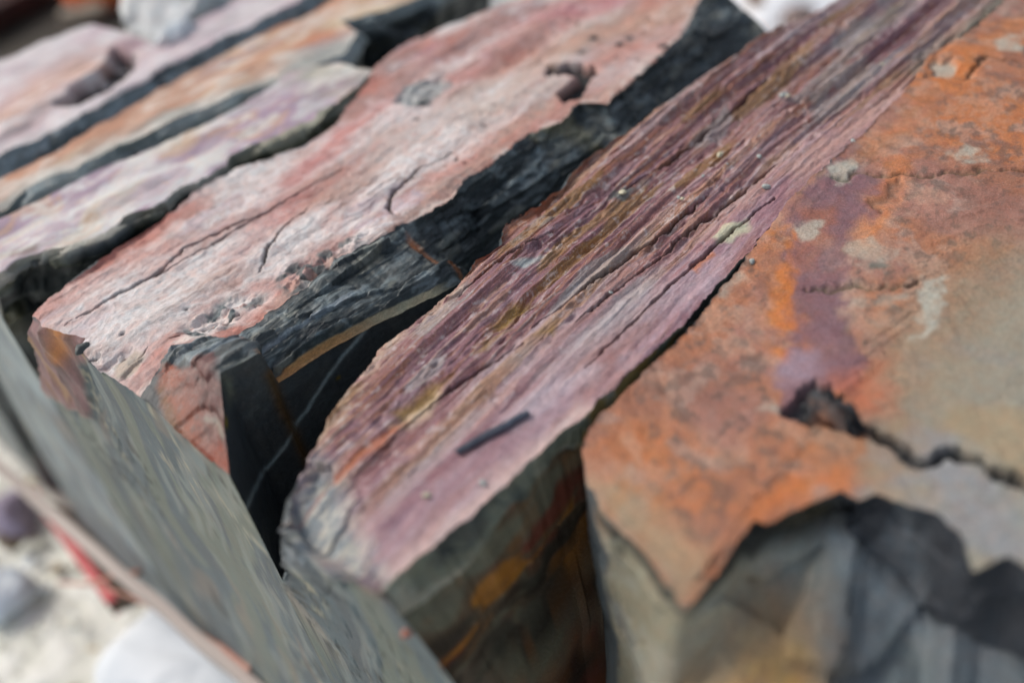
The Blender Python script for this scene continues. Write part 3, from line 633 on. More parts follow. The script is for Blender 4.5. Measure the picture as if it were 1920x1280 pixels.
# front of G: a broken step, then a lower tongue of the slab running out towards the lens
tyy = topw[:, 0, 1]
def along(v): return np.interp(sa, seg, v)
step = along([.004, .008, .010, .012, .014, .03, .045, .05, .065, .08, .10, .13, .14, .12, .14, .14, .14])   # height of the dark step
run = along([0, .02, .04, .06, .10, .22, .34, .38, .44, .46, .48, .50, .50, .50, .50, .50, .5])             # how far the lower part runs out
foot = along([0, .0, .002, .003, .0, -.03, -.045, -.05, -.045, .0, .0, .02, .03, .02, .02, .02, .02])
nz_ = len(zs); Gend = np.zeros((nz_, nr+1, 3))
dropf = along([1.3, .8, .7, .6, .4, .2, .14, .12, .12, .12, .12, .12, .12, .12, .12, .12, .12])
kk = np.ones(25)/25; sm = topw[:, 0].copy()
for k in (0, 1): sm[:, k] = np.convolve(np.pad(sm[:, k], 12, mode='edge'), kk, 'valid')
run = np.convolve(np.pad(run, 12, mode='edge'), kk, 'valid'); run[0] = 0
for j, z in enumerate(zs):
    d = -z; a = np.clip(d/np.maximum(step, 1e-4), 0, 1); b = np.clip((d-step)/dropf, 0, 1)
    e = np.clip(d/.05, 0, 1)*np.clip(sa*12, 0, 1)
    Gend[j, :, 0] = topw[:, 0, 0]*(1-e)+sm[:, 0]*e-foot*a**1.5-run*b*.86
    Gend[j, :, 1] = tyy*(1-e)+sm[:, 1]*e-run*b*.35*np.clip((sa-seg[4])*4, 0, 1); Gend[j, :, 2] = z
# crack that separates the upper leaf on the right
def G_marks(G): return Surf(G, AX, T, 61, .015, 34)
G_CRK = [(1556, 785), (1600, 800), (1640, 812), (1680, 835), (1705, 862), (1730, 872), (1770, 850), (1830, 862), (1880, 895), (1925, 905)]
def Gtop_h(G):
    S = G_marks(G); t = 4*fbm(G, (4, 4, 4), 3, 613)+.3*fbm(G, 25, 3, 614); h = .0011*terrace(t, .08)[0]+.003*fbm(G, (4, 4, 4), 2, 611)+.0011*fbm(G, (35, 35, 35), 4, 612)
    h -= .028*S.poly([(1478, 775), (1500, 735), (1525, 715), (1566, 722), (1562, 785), (1530, 802), (1500, 790)], .004)
    h -= .03*S.crack(G_CRK, .011, False)
    low = S.poly([(1556, 790), (1640, 815), (1705, 868), (1730, 878), (1770, 856), (1830, 868), (1960, 915), (2200, 1400), (1500, 1400), (1600, 1000)], .006); h -= low*.010*st(.0, .25, S.Q0[..., 0]-.86)
    h -= .008*S.line([(1555, 332), (1650, 333), (1760, 326), (1925, 318)], .006, False)+.008*S.line([(1512, 545), (1600, 540), (1720, 535)], .006)
    h -= .006*S.line([(1680, 340), (1665, 370), (1640, 395)], .008)
    h -= .010*S.poly([(1735, 150), (1745, 120), (1780, 118), (1830, 150), (1805, 160)], .006)+.012*S.line([(1805, 162), (1825, 130), (1845, 115), (1920, 125)], .006)
    h -= .004*S.line([(1730, 130), (1760, 100), (1800, 75)], .005)
    return h
def Gtop_c(G):
    S = G_marks(G); P = warp(G, .03, 8, 7); n1 = fbm(P, (5, 6, 5), 5, 621); n2 = fbm(P, (22, 22, 22), 4, 622); n3 = fbm(G, (60, 70, 60), 3, 623)
    c = np.broadcast_to(rgb(168, 114, 86), G.shape).copy()
    c = mix(c, rgb(186, 112, 58), st(.0, .45, n1)*.6); c = mix(c, rgb(150, 112, 104), st(.05, .5, -n1)*.7)
    c = mix(c, rgb(168, 148, 136), st(.1, .5, n2)*.5); c = mix(c, rgb(98, 84, 76), st(.15, .5, -n3+.3*n2)*.6); n4 = fbm(P, (9, 9, 9), 5, 624, .7); c = mix(c, rgb(132, 92, 78), st(.05, .4, n4)*.5); c = mix(c, rgb(186, 150, 128), st(.1, .45, -n4)*.4)
    right = S.poly([(1960, 470), (1800, 560), (1700, 680), (1620, 800), (1600, 880), (1560, 960), (1900, 1400), (2300, 1300), (2300, 400)], .07)
    gy = mix(np.broadcast_to(rgb(152, 148, 132), G.shape), rgb(142, 148, 152), st(-.2, .4, n1)); gy = mix(gy, rgb(170, 146, 106), st(.1, .5, fbm(P, (7, 7, 7), 3, 630))*.5)
    c = mix(c, gy, right*.92)
    c = mix(c, rgb(150, 128, 100), S.line([(1880, 480), (1760, 600), (1700, 720), (1640, 830)], .07, False)*.55)
    pur = S.poly([(1490, 380), (1560, 300), (1650, 340), (1690, 345), (1660, 390), (1600, 430), (1580, 520), (1590, 620), (1620, 660), (1600, 740), (1540, 720), (1480, 790), (1460, 740), (1475, 620), (1480, 500), (1470, 420)], .012)
    c = mix(c, rgb(122, 90, 98), pur*.9*st(-.7, 0, n1+.3)); c = mix(c, rgb(160, 138, 150), S.spot((1500, 690), .03, 1.4)*.7)
    c = mix(c, rgb(170, 104, 66), S.poly([(1500, 400), (1570, 380), (1560, 450), (1500, 500)], .02)*.5)
    c = mix(c, rgb(204, 118, 40), S.line([(1462, 440), (1470, 520), (1472, 600), (1468, 650)], .022, False)*.75*st(-.5, .2, n2+.1))
    c = mix(c, rgb(208, 124, 50), S.line([(1690, 300), (1640, 420), (1620, 470)], .02, False)*.5)
    c = mix(c, rgb(204, 120, 44), S.line([(1900, 50), (1800, 130), (1720, 200), (1640, 290)], .03, False)*.35)
    c = mix(c, rgb(198, 112, 48), S.poly([(1400, 960), (1500, 900), (1590, 860), (1600, 820), (1580, 920), (1480, 950), (1420, 975)], .03)*.8)
    c = mix(c, rgb(186, 104, 70), S.poly([(1560, 700), (1660, 680), (1660, 780), (1600, 800), (1570, 760)], .03)*.7)
    c = mix(c, rgb(120, 88, 90), S.poly([(1560, 250), (1620, 240), (1610, 290), (1570, 320)], .015)*.6)
    # pale spots
    for p, f in [([(1715, 640), (1720, 590), (1735, 525), (1775, 520), (1770, 570), (1745, 625)], .9), ([(1785, 295), (1800, 278), (1850, 285), (1850, 305), (1800, 312)], .7),
                 ([(1475, 440), (1490, 415), (1540, 418), (1545, 440), (1500, 455)], .75), ([(1545, 330), (1560, 310), (1600, 305), (1610, 325), (1570, 345)], .8),
                 ([(1590, 460), (1640, 445), (1680, 470), (1640, 520), (1600, 500)], .55), ([(1585, 560), (1690, 555), (1690, 572), (1590, 578)], .4), ([(1340, 560), (1380, 510), (1395, 530), (1365, 565)], .5),
                 ([(1425, 765), (1440, 742), (1475, 760), (1480, 780), (1440, 775)], .8), ([(1735, 148), (1745, 122), (1780, 120), (1828, 150)], .8), ([(1860, 80), (1920, 70), (1920, 100), (1880, 105)], .7)]:
        c = mix(c, rgb(176, 172, 158), S.poly(p, .007)*f*st(-.75, .1, n2))
    c = mix(c, rgb(90, 100, 92), S.spot((1643, 505), .013)*.8)
    c = mix(c, rgb(84, 92, 94), S.poly([(1478, 775), (1500, 735), (1525, 715), (1566, 722), (1562, 785), (1530, 802), (1500, 790)], .008)*.85)
    c = mix(c, rgb(56, 62, 68), S.crack(G_CRK, .012, False)*.95)
    c = mix(c, rgb(100, 88, 70), S.line([(1555, 332), (1650, 333), (1760, 326), (1925, 318)], .005, False)*.8+0)
    c = mix(c, rgb(96, 86, 66), S.line([(1512, 545), (1600, 540), (1720, 535)], .005)*.8)
    c = mix(c, rgb(110, 96, 84), S.line([(1680, 340), (1665, 370), (1640, 395)], .008)*.6)
    c = mix(c, rgb(70, 60, 44), S.line([(1805, 162), (1825, 130), (1845, 115), (1920, 125)], .006)*.7)
    # greyer towards the broken front-left corner
    c = mix(c, rgb(164, 148, 118), S.poly([(1110, 900), (1180, 900), (1240, 960), (1330, 1030), (1290, 1145), (1190, 1030), (1120, 965)], .03)*.65)
    return c*K
def Gend_h(G): 
    t = np.linspace(0, 1, G.shape[0])[:, None]
    return (.010*fbm(G, (5, 7, 5), 4, 640)+.014*facets(G, (5, 6, 6), 64)[0]+.004*fbm(G, 22, 4, 641))*np.clip(t*12+.1, 0, 1)
def Gend_c(G):
    P = warp(G, .05, 5, 9); n1 = fbm(P, (5, 5, 5), 4, 650)
    d = -G[..., 2]; L = np.broadcast_to(sa[None], d.shape); S = Surf(G, AX, lambda p, q: T(p, q, -.16), 66, .02, 10)
    c = np.broadcast_to(rgb(104, 115, 120), G.shape).copy(); c = mix(c, rgb(136, 142, 134), st(.0, .4, n1)*.6); n5 = fbm(P, (9, 9, 14), 5, 655, .65); c = mix(c, rgb(104, 110, 112), st(.1, .4, n5)*.6)
    oc = S.poly([(1190, 1400), (1225, 1290), (1350, 1150), (1440, 1130), (1510, 1150), (1560, 1230), (1590, 1400)], .05); c = mix(c, rgb(176, 138, 78), oc*(.55+.4*st(-.3, .3, n1))); c = mix(c, rgb(128, 108, 84), oc*st(.1, .35, n5)*.7)
    c = mix(c, rgb(176, 176, 158), S.line([(1290, 1190), (1360, 1090), (1430, 1050), (1520, 1050)], .06, False)*.85)
    c = mix(c, rgb(170, 182, 188), S.line([(1540, 1075), (1600, 1120), (1700, 1160), (1810, 1200), (1830, 1230)], .025, False)*.6)
    c = mix(c, rgb(92, 100, 106), S.line([(1600, 1150), (1620, 1230), (1610, 1330)], .04, False)*.6); c = mix(c, rgb(84, 92, 98), S.poly([(1640, 1180), (1800, 1240), (1950, 1230), (2000, 1500), (1700, 1500)], .06)*.5)
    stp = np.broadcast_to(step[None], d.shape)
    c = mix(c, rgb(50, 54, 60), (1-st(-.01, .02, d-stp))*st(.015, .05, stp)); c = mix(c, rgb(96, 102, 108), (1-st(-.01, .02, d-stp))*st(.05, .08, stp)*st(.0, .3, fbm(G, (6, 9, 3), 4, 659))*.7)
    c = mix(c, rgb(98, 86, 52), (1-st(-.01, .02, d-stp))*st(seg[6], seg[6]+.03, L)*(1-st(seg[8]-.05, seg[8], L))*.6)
    c = mix(c, rgb(46, 46, 40), (1-st(.0, .02, d-stp))*st(seg[4], seg[4]+.02, L)*(1-st(seg[7], seg[8], L))*.9)  # undercut below the edge painted near-black for its shade
    lf = 1-st(seg[4]-.02, seg[4]+.03, L); lc = mix(np.broadcast_to(rgb(130, 124, 104), G.shape), rgb(160, 122, 82), st(-.2, .3, n1)*(1-st(.0, .35, d)))
    lc = mix(lc, rgb(150, 150, 140), st(.0, .4, n5)*.6); lc = mix(lc, rgb(88, 92, 90), (1-st(.008, .02, np.abs(d-.20-.25*(L-seg[2])-.03*n1)))*.5); c = mix(c, lc, lf*.9)
    c = mix(c, rgb(74, 84, 90), (1-st(seg[2]-.03, seg[2]+.0, L-.10*d))*.9)
    c = mix(c, rgb(50, 50, 48), (1-st(.006, .016, np.abs(d-.012)))*lf*st(seg[1], seg[2], L)*.8)
    return c*K
Gs = Slab('slate_block', 'big orange and rust slate slab with grey patches and a broken step, nearest the viewer')
Gs.add('hidden_side', farw, lambda G: .006*fbm(G, (9, 9, 9), 4, 27), lambda G: slate_c(G, AX, 25), M_DARK)
Gs.add('weathered_top', topw, Gtop_h, Gtop_c, M_RUST)
Gs.add('outer_side', nearw, lambda G: .01*fbm(G, (7, 7, 9), 4, 29), lambda G: slate_c(G, AX, 27), M_DARK)
Gs.add('broken_front', Gend, Gend_h, Gend_c, M_RUST, True)
Gs.build((1.2, .3, -1.51))

# ================================================================== slabs C, B, A: blurred far slabs
def far_slab(label, fpts, npts, xe, lower, topc, sidec, seed, n=300, fc=40, tc=70, bevel=None, ztop_end=None, steps=None, extra_h=None, endcol=None):
    s = Slab('slate_block', label)
    c2 = curve(fpts, n, jag=.012, seed=seed, jf=16); c3 = curve(npts, n, jag=.013, seed=seed+1, jf=18)
    for c in (c2, c3):
        if ztop_end: c[:, 2] = c[:, 2]+np.interp(c[:, 0], *ztop_end)
    (lf, ln, zb) = lower
    k = np.clip((c2[:, 0]-.32)*2.0, 0, 1)
    u1 = c2.copy(); u1[:, 1] = np.maximum(c2[:, 1]+.02, lf[0]*(1-k)+(c2[:, 1]+.02)*k); u1[:, 2] = np.minimum(c2[:, 2]-.05, -.45)
    u0 = u1.copy(); u0[:, 1] += lf[1]*(1-k); u0[:, 2] = zb
    c4 = c3.copy(); bw = bevel[0] if bevel else .015; c4[:, 1] -= bw; c4[:, 2] -= bevel[1] if bevel else .02
    c5 = c4.copy(); c5[:, 1] = np.where(k < 1, ln[0]*(1-k)+(c4[:, 1]+.03)*k, c4[:, 1]+.03); c5[:, 2] = np.minimum(c4[:, 2]-.05, -.16)
    c6 = c5.copy(); c6[:, 1] = ln[1]*(1-k)+c5[:, 1]*k; c6[:, 2] = zb
    farw = loft([u0, u1, c2], [10, 20]); topw = loft([c2, c3], [tc]); nw = loft([c3, c4, c5, c6], [14, 20, 20])
    nw[:, 0, 0] = c3[0, 0]; 
    l = farw[::-1, 0]; r = resamp(nw[:, 0], len(l)); e = coons(topw[:, 0], np.linspace(l[-1], r[-1], tc+1), l, r)
    s.add('hidden_side', farw, lambda G: .010*fbm(G, (7, 7, 7), 4, seed+3), sidec, M_DARK)
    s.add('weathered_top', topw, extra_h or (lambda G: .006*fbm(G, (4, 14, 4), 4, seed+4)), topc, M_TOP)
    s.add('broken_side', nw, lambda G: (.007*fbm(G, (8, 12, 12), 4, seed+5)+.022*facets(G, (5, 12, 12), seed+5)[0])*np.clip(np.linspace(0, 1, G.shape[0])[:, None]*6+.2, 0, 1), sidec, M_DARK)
    s.add('sawn_end', e, end_h(seed+6), endcol or end_c(seed+7, None, (150, 164, 170), (160, 168, 162), .4), M_SAWN, True)
    l = farw[::-1, -1]; r = resamp(nw[:, -1], len(l)); e = coons(topw[:, -1], np.linspace(l[-1], r[-1], tc+1), l, r)
    s.add('broken_end', e, lambda G: .02*fbm(G, (6, 6, 6), 4, seed+9)*np.clip(np.linspace(0, 1, G.shape[0])[:, None]*8, 0, 1), sidec, M_DARK)
    return s.build((1.0, c3[0, 1], zb))
def Ctop_c(G):
    S = Surf(G, AX, T, 71, .02, 14); P = warp(G, .04, 6, 70); n1 = fbm(P, (3, 9, 3), 4, 701); n2 = fbm(P, (9, 24, 9), 4, 702)
    c = np.broadcast_to(rgb(190, 176, 182), G.shape).copy(); c = mix(c, rgb(160, 136, 156), st(.0, .45, n1)*.8)
    c = mix(c, rgb(208, 198, 174), st(.15, .5, -n1)*.6); c = mix(c, rgb(196, 160, 130), st(.2, .5, n2)*.6); c = mix(c, rgb(212, 214, 212), st(.2, .5, -n2)*.6)
    c = mix(c, rgb(120, 96, 84), S.line([(0, 482), (30, 478), (58, 474)], .014, False)*.8)
    c = mix(c, rgb(172, 174, 160), S.poly([(560, 130), (700, 115), (700, 150), (620, 180), (540, 180)], .03)*.7)
    c = mix(c, rgb(156, 130, 150), S.line([(470, 195), (560, 170), (640, 155)], .04, False)*.6)
    low = 1-st(-.06, -.02, G[..., 2]); c = mix(c, rgb(50, 50, 50), low)  # sunken far end painted dark to give the gap its shade
    m1 = fbm(G, (12, 30, 12), 5, 777, .6); c = mix(c, rgb(220, 218, 210), st(.08, .45, m1)*.6); c = mix(c, c*.72, st(.1, .5, -m1)*.6)
    return c*K
def Cside(G):
    c = slate_c(G, AX, 33, (62, 68, 70), (108, 116, 112), .6)
    c = mix(c, rgb(190, 186, 172), st(-.028, -.006, G[..., 2]+.012*fbm(G, (12, 12, 12), 3, 34))*.8)
    S = Surf(G, AX, T, 72, .01, 20)
    return mix(c, rgb(112, 112, 88), st(.82, .88, G[..., 0])*.6)
cz = ([0, 1.30, 1.36, 1.45, 2.2], [0, 0, -.12, -.34, -.40])
cn = np.vstack([TT([(-20, 525), (0, 515), (60, 482), (110, 470), (160, 452), (260, 400), (400, 322), (432, 288), (500, 258), (570, 230), (615, 206), (690, 142)]), [[1.5, 1.84, 0], [1.95, 1.84, 0]]]); cn[0, 0] = .32
cf = np.vstack([[[.32, 2.07, 0]], TT([(0, 412), (100, 365), (200, 310), (330, 262), (400, 225), (470, 185), (525, 152), (570, 128), (640, 112), (690, 122)]), [[1.5, 1.95, 0], [1.95, 1.93, 0]]])
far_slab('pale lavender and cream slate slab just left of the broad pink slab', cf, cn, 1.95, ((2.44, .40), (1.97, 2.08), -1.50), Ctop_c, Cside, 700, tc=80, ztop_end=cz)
def Btop_c(G):
    P = warp(G, .04, 6, 73); n1 = fbm(P, (3, 9, 3), 4, 711); n2 = fbm(P, (8, 26, 9), 4, 712); S = Surf(G, AX, T, 74, .015, 14)
    c = np.broadcast_to(rgb(188, 150, 128), G.shape).copy(); c = mix(c, rgb(180, 156, 154), st(.0, .5, n1)*.8); c = mix(c, rgb(190, 134, 102), st(.1, .5, -n1)*.6); c = mix(c, rgb(204, 176, 148), st(.2, .5, n2)*.6)
    edge = S.line([(0, 388), (60, 350), (170, 298), (260, 255), (330, 222), (440, 178), (530, 148), (640, 90), (700, 60)], .045, False); c = mix(c, rgb(166, 176, 172), edge*.8)
    c = mix(c, rgb(204, 122, 74), S.line([(560, 85), (640, 50), (680, 30)], .025, False)*.7)
    c = mix(c, rgb(172, 174, 168), S.line([(560, 110), (640, 85), (700, 62)], .05, False)*.7)
    c = mix(c, rgb(206, 190, 160), S.line([(640, 40), (720, 15), (780, 0)], .05, False)*.8)
    m1 = fbm(G, (12, 30, 12), 5, 777, .6); c = mix(c, rgb(214, 206, 196), st(.08, .45, m1)*.6); c = mix(c, c*.72, st(.1, .5, -m1)*.6)
    return c*K
def Bside(G):
    c = slate_c(G, AX, 36, (60, 66, 68), (102, 110, 112), .3)
    e = 1-st(-.06, -.03, G[..., 2]); return mix(c, rgb(168, 180, 180), (1-e)*.6)
bn = np.vstack([[[.32, 2.11, 0]], TT([(0, 392), (60, 352), (170, 300), (260, 258), (330, 225), (440, 180), (530, 150), (600, 118), (640, 100), (668, 62), (640, 40), (720, 22), (760, 5)]), [[1.95, 2.06, 0]]])
bf = np.vstack([[[.32, 2.24, 0]], TT([(0, 335), (130, 272), (240, 203), (330, 152), (430, 98), (520, 48), (610, 5)]), [[1.95, 2.30, 0]]])
far_slab('peach and orange slate slab with a pale grey edge beyond the lavender slab', bf, bn, 1.95, ((3.05, .45), (2.68, 3.09), -1.50), Btop_c, Bside, 720, tc=60, bevel=(.015, .03))
def Atop_c(G):
    S = Surf(G, AX, T, 75, .012, 14); P = warp(G, .04, 5, 75); n1 = fbm(P, (2.5, 7, 3), 4, 721); n2 = fbm(P, (8, 20, 9), 4, 722)
    c = np.broadcast_to(rgb(196, 180, 186), G.shape).copy(); c = mix(c, rgb(170, 142, 156), st(.0, .5, n1)*.7); c = mix(c, rgb(208, 204, 204), st(.05, .5, -n1)*.7)
    c = mix(c, rgb(214, 178, 156), S.line([(20, 215), (90, 160), (150, 130), (200, 108)], .09, False)*.75)
    c = mix(c, rgb(150, 118, 132), S.line([(230, 90), (270, 75), (310, 70)], .06, False)*.6)
    c = mix(c, rgb(150, 92, 66), S.line([(0, 235), (30, 220), (60, 195), (100, 155)], .014, False)*.85)
    c = mix(c, rgb(34, 34, 32), S.poly([(105, 200), (150, 160), (192, 128), (212, 90), (250, 98), (246, 134), (200, 174), (150, 200)], .010))
    m1 = fbm(G, (12, 30, 12), 5, 777, .6); c = mix(c, rgb(214, 210, 210), st(.08, .45, m1)*.6); c = mix(c, c*.72, st(.1, .5, -m1)*.6)
    return c*K
def Atop_h(G):
    S = Surf(G, AX, T, 75, .012, 14)
    up = S.poly([(0, 240), (60, 195), (100, 155), (215, 98), (225, 110), (200, 135), (130, 185), (0, 260)], .02)
    return .012*fbm(G, (3, 7, 3), 4, 725)+.012*up-.05*S.poly([(105, 200), (150, 160), (192, 128), (212, 90), (250, 98), (246, 134), (200, 174), (150, 200)], .010)
def Aside(G):
    c = slate_c(G, AX, 38, (124, 134, 138), (166, 178, 186), .1)
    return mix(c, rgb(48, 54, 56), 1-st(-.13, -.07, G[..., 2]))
an = np.vstack([[[.32, 2.35, 0]], TT([(0, 292), (100, 243), (200, 192), (300, 134), (400, 82), (500, 32), (560, 2)]), [[2.1, 2.39, 0]]])
af = np.vstack([[[.32, 3.05, 0]], TT([(0, 112), (60, 88), (120, 64), (170, 47), (215, 56), (240, 70), (262, 90), (300, 76), (350, 50), (420, 15)]), [[1.7, 2.66, 0], [2.1, 2.6, 0]]])
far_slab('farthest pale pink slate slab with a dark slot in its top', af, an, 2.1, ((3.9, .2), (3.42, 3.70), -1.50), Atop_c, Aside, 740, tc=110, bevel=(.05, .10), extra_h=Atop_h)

# ================================================================== loose stones, chips and slivers
def lump(name, c, size, mat, label, cat, group=None, seed=0, col=None, rot=0., flat=1., sub=18):
    """angular broken stone: sphere grid pushed onto random cleavage planes"""
    rng = np.random.RandomState(seed); a = np.linspace(0, math.pi, sub+1); b = np.linspace(0, 2*math.pi, 2*sub+1)[:-1]
    A, B = np.meshgrid(a, b, indexing='ij'); P = np.stack([np.sin(A)*np.cos(B), np.sin(A)*np.sin(B), np.cos(A)], -1)
    for k in range(9):
        d = rng.normal(size=3); d /= np.linalg.norm(d); h = rng.uniform(.55, .85); q = P@d; P = P-d*np.maximum(q-h, 0)[..., None]
    P += .04*np.stack([fbm(P+seed, 3, 3, seed+k) for k in range(3)], -1)
    if sub > 14: P = P*(1+.10*facets(P+3, 2.2, seed)[0]+.03*fbm(P, 6, 4, seed))[..., None]
    P = P*np.array(size); cr, sr = math.cos(rot), math.sin(rot)
    P = np.stack([P[..., 0]*cr-P[..., 1]*sr, P[..., 0]*sr+P[..., 1]*cr, P[..., 2]], -1)
    m_, n_ = P.shape[:2]; idx = np.arange(m_*n_).reshape(m_, n_); nx = np.roll(idx, -1, 1)
    q = np.stack([idx[:-1], idx[1:], nx[1:], nx[:-1]], -1).reshape(-1, 4)
    cc = np.broadcast_to(rgb(*col) if col else rgb(90, 96, 98), (m_*n_, 3)).copy()
    Pf = P.reshape(-1, 3); nn = fbm(Pf/np.max(size)+seed, 2.5, 4, seed)*1.6; cc = cc*(1+.25*nn)[:, None]
    o = mesh_obj(name, Pf*U, q, mat, None, cc, smooth=False); o.location = tuple(np.array(c)*U); tag(o, label, cat, group); return o
def sliver(px0, px1, wd, th, col, label, seed, z=0.0, lift=.006):
    a, b = T(*px0, z=z), T(*px1, z=z); L = np.linalg.norm(b-a); mid = (a+b)/2; ang = math.atan2(b[1]-a[1], b[0]-a[0])
    n_ = 26; xs = np.linspace(-.5, .5, n_)*L; ring = []
    rng = np.random.RandomState(seed)
    for k, x in enumerate(xs):
        f = 1-.25*abs(2*k/(n_-1)-1)**3; w_ = wd*f*(1+.12*rng.randn()*.6); t_ = th*f*(1+.1*rng.randn()*.6)
        off = .12*wd*math.sin(k*.5+seed)
        ring.append([(x, off-w_, -t_*.3), (x, off-w_*.8, t_*.6), (x, off+w_*.1, t_), (x, off+w_, t_*.5), (x, off+w_*.9, -t_*.4), (x, off, -t_)])
    V = np.array(ring).reshape(-1, 3); F_ = []
    for k in range(n_-1):
        for j in range(6): F_.append((k*6+j, (k+1)*6+j, (k+1)*6+(j+1) % 6, k*6+(j+1) % 6))
    F_.append(tuple(range(5, -1, -1))); F_.append(tuple((n_-1)*6+j for j in range(6)))
    ca, sa = math.cos(ang), math.sin(ang); V = np.stack([V[:, 0]*ca-V[:, 1]*sa, V[:, 0]*sa+V[:, 1]*ca, V[:, 2]], -1)
    cc = np.broadcast_to(rgb(*col), V.shape)*(1+.2*fbm(V*60, 1, 2, seed))[:, None]
    o = mesh_obj('slate_sliver', V*U, F_, M_DARK, None, cc, smooth=False); o.location = tuple((mid+[0, 0, lift])*U)
    tag(o, label, 'stone sliver'); return o
sliver((858, 853), (992, 780), .0055, .006, (74, 80, 92), 'long thin dark grey slate sliver lying on the purple ribbed slab', 3, lift=.007)
chip_spots = [(1350, 290, 7, 'on the purple ribs'), (1424, 294, 6, ''), (1468, 178, 9, ''), (1280, 372, 5, ''), (1600, 265, 6, ''), (1437, 350, 7, ''), (1478, 180, 5, ''), (1272, 370, 5, ''), (1145, 548, 4, ''),
              (1168, 360, 9, ''), (1318, 330, 4, ''), (1362, 308, 4, ''), (1655, 120, 4, ''), (1475, 70, 4, ''), (905, 905, 6, ''), (800, 928, 6, ''), (1410, 490, 6, ''), (760, 1188, 5, '')]
for i, (x, y, r, t_) in enumerate(chip_spots[:-1]):
    s_ = r*.00075*(1 if x < 1300 else 1.15)
    lump('stone_chip', T(x, y, .004), (s_*1.5, s_, s_*.7), M_DARK, 'tiny grey stone chip lying loose on the purple and orange slabs', 'stone chip', 'loose chips on the purple and orange slabs', 30+i, (150, 158, 156) if i % 3 else (190, 186, 160), rot=i, sub=7)
p = TX(762, 1188, .315); lump('stone_chip', p, (.008, .008, .008), M_DARK, 'tiny reddish grit stuck on the sawn end below the purple slab', 'stone chip', None, 60, (150, 96, 80), sub=7)
for i, (x, y, r) in enumerate([(1114, 72, 7), (1084, 44, 5), (1160, 82, 6), (1182, 71, 6), (1245, 86, 7), (238, 631, 5), (783, 225, 4), (1092, 96, 4)]):
    s_ = r*.0010
    lump('stone_crumb', T(x, y, .001), (s_*1.4, s_, s_*.6), M_DARK, 'small dark crumb of stone on the broad pink slab', 'stone crumb', 'dark crumbs on the pink slab', 80+i, (60, 62, 64), rot=i*1.3, sub=7)
lump('rock_fragment', T(153, 652, .004), (.018, .012, .008), M_DARK, 'dark jagged fragment with yellow specks at the front left corner of the pink slab', 'rock fragment', None, 90, (66, 70, 68), rot=.6, sub=10)

# ================================================================== what lies under and around the slabs
GZ = -1.85
gm = simple_mat('pale stone dust', rgb(222, 222, 210), rgb(245, 245, 238), 22, .95, .8, .02)
gx, gy = 120, 120; X, Y = np.meshgrid(np.linspace(-3, 9, gx), np.linspace(-4, 9, gy), indexing='ij')
Pg = np.stack([X, Y, X*0], -1); Pg[..., 2] = GZ+.05*fbm(Pg, 1.6, 5, 900); idx = np.arange(gx*gy).reshape(gx, gy)
ground = mesh_obj('ground', Pg.reshape(-1, 3)*U, np.stack([idx[:-1, :-1], idx[1:, :-1], idx[1:, 1:], idx[:-1, 1:]], -1).reshape(-1, 4), gm); tag(ground, None, None, kind='structure')
rng = np.random.RandomState(5); GV = []; GF = []; GC = []
for i in range(1100):
    x, y = rng.uniform(-.9, .75), rng.uniform(1.2, 5.2); r = .010+.035*rng.rand()**4
    o_ = np.array([[1, 0, 0], [0, 1, 0], [-1, 0, 0], [0, -1, 0], [.1, .1, 1], [0, 0, -1]])*r*(1+.35*rng.randn(6, 1)*.8)*[1, 1, .7]
    a_ = rng.rand()*6.28; ca, sa_ = math.cos(a_), math.sin(a_); o_ = np.stack([o_[:, 0]*ca-o_[:, 1]*sa_, o_[:, 0]*sa_+o_[:, 1]*ca, o_[:, 2]], -1)
    b_ = len(GV)*6; GV.append(o_+[x, y, GZ+.02+r*.3]); GF += [(b_+p_, b_+(p_+1) % 4, b_+4) for p_ in range(4)]+[(b_+(p_+1) % 4, b_+p_, b_+5) for p_ in range(4)]
    col_ = [rgb(222, 222, 210), rgb(186, 186, 176), rgb(196, 180, 152), rgb(206, 214, 222), rgb(140, 128, 128)][rng.choice(5, p=[.6, .17, .1, .1, .03])]; GC += [col_]*6
gv = mesh_obj('gravel', np.concatenate(GV)*U, np.array(GF), M_TOP, None, np.array(GC), smooth=False); tag(gv, 'pale crushed stone gravel scattered on the dusty ground', 'gravel', kind='stuff')
big = mesh_obj('ground', np.array([[-400, -400, GZ-.12], [400, -400, GZ-.12], [400, 400, GZ-.12], [-400, 400, GZ-.12]])*U, [(0, 1, 2, 3)], gm, smooth=False); tag(big, None, None, kind='structure')

wood = simple_mat('weathered timber', rgb(158, 145, 138), rgb(196, 184, 176), 30, .85, .6, .003, (1, .08, 1))
wood_dk = simple_mat('dark timber', rgb(64, 52, 42), rgb(88, 74, 60), 30, .85, .5, .003, (1, .1, 1))
def plank(name, a, b, wd, hgt, mat, parent=None, nseg=60, seed=0, rough=.004):
    """board from a to b (top centre line), wd wide across, hgt deep, slightly uneven"""
    a, b = np.array(a, float), np.array(b, float); d = b-a; L = np.linalg.norm(d); d /= L
    side = np.cross([0, 0, 1.], d); side /= np.linalg.norm(side); V = []; 
    for k in range(nseg):
        c = a+d*L*k/(nseg-1); e = noise(np.array([[k*.25, seed, 0.]]), 1, seed)[0]*rough
        for (s_, z_) in ((-.5, 0), (-.42, .04), (0, .05), (.42, .04), (.5, 0), (.5, -1), (-.5, -1)):
            V.append(c+side*(wd*s_+e)+np.array([0, 0, z_*hgt+e*.6]))
    F_ = [(k*7+j, k*7+(j+1) % 7, (k+1)*7+(j+1) % 7, (k+1)*7+j) for k in range(nseg-1) for j in range(7)]
    F_ += [tuple(range(6, -1, -1)), tuple((nseg-1)*7+j for j in range(7))]
    return mesh_obj(name, np.array(V)*U, F_, mat, parent, smooth=False)
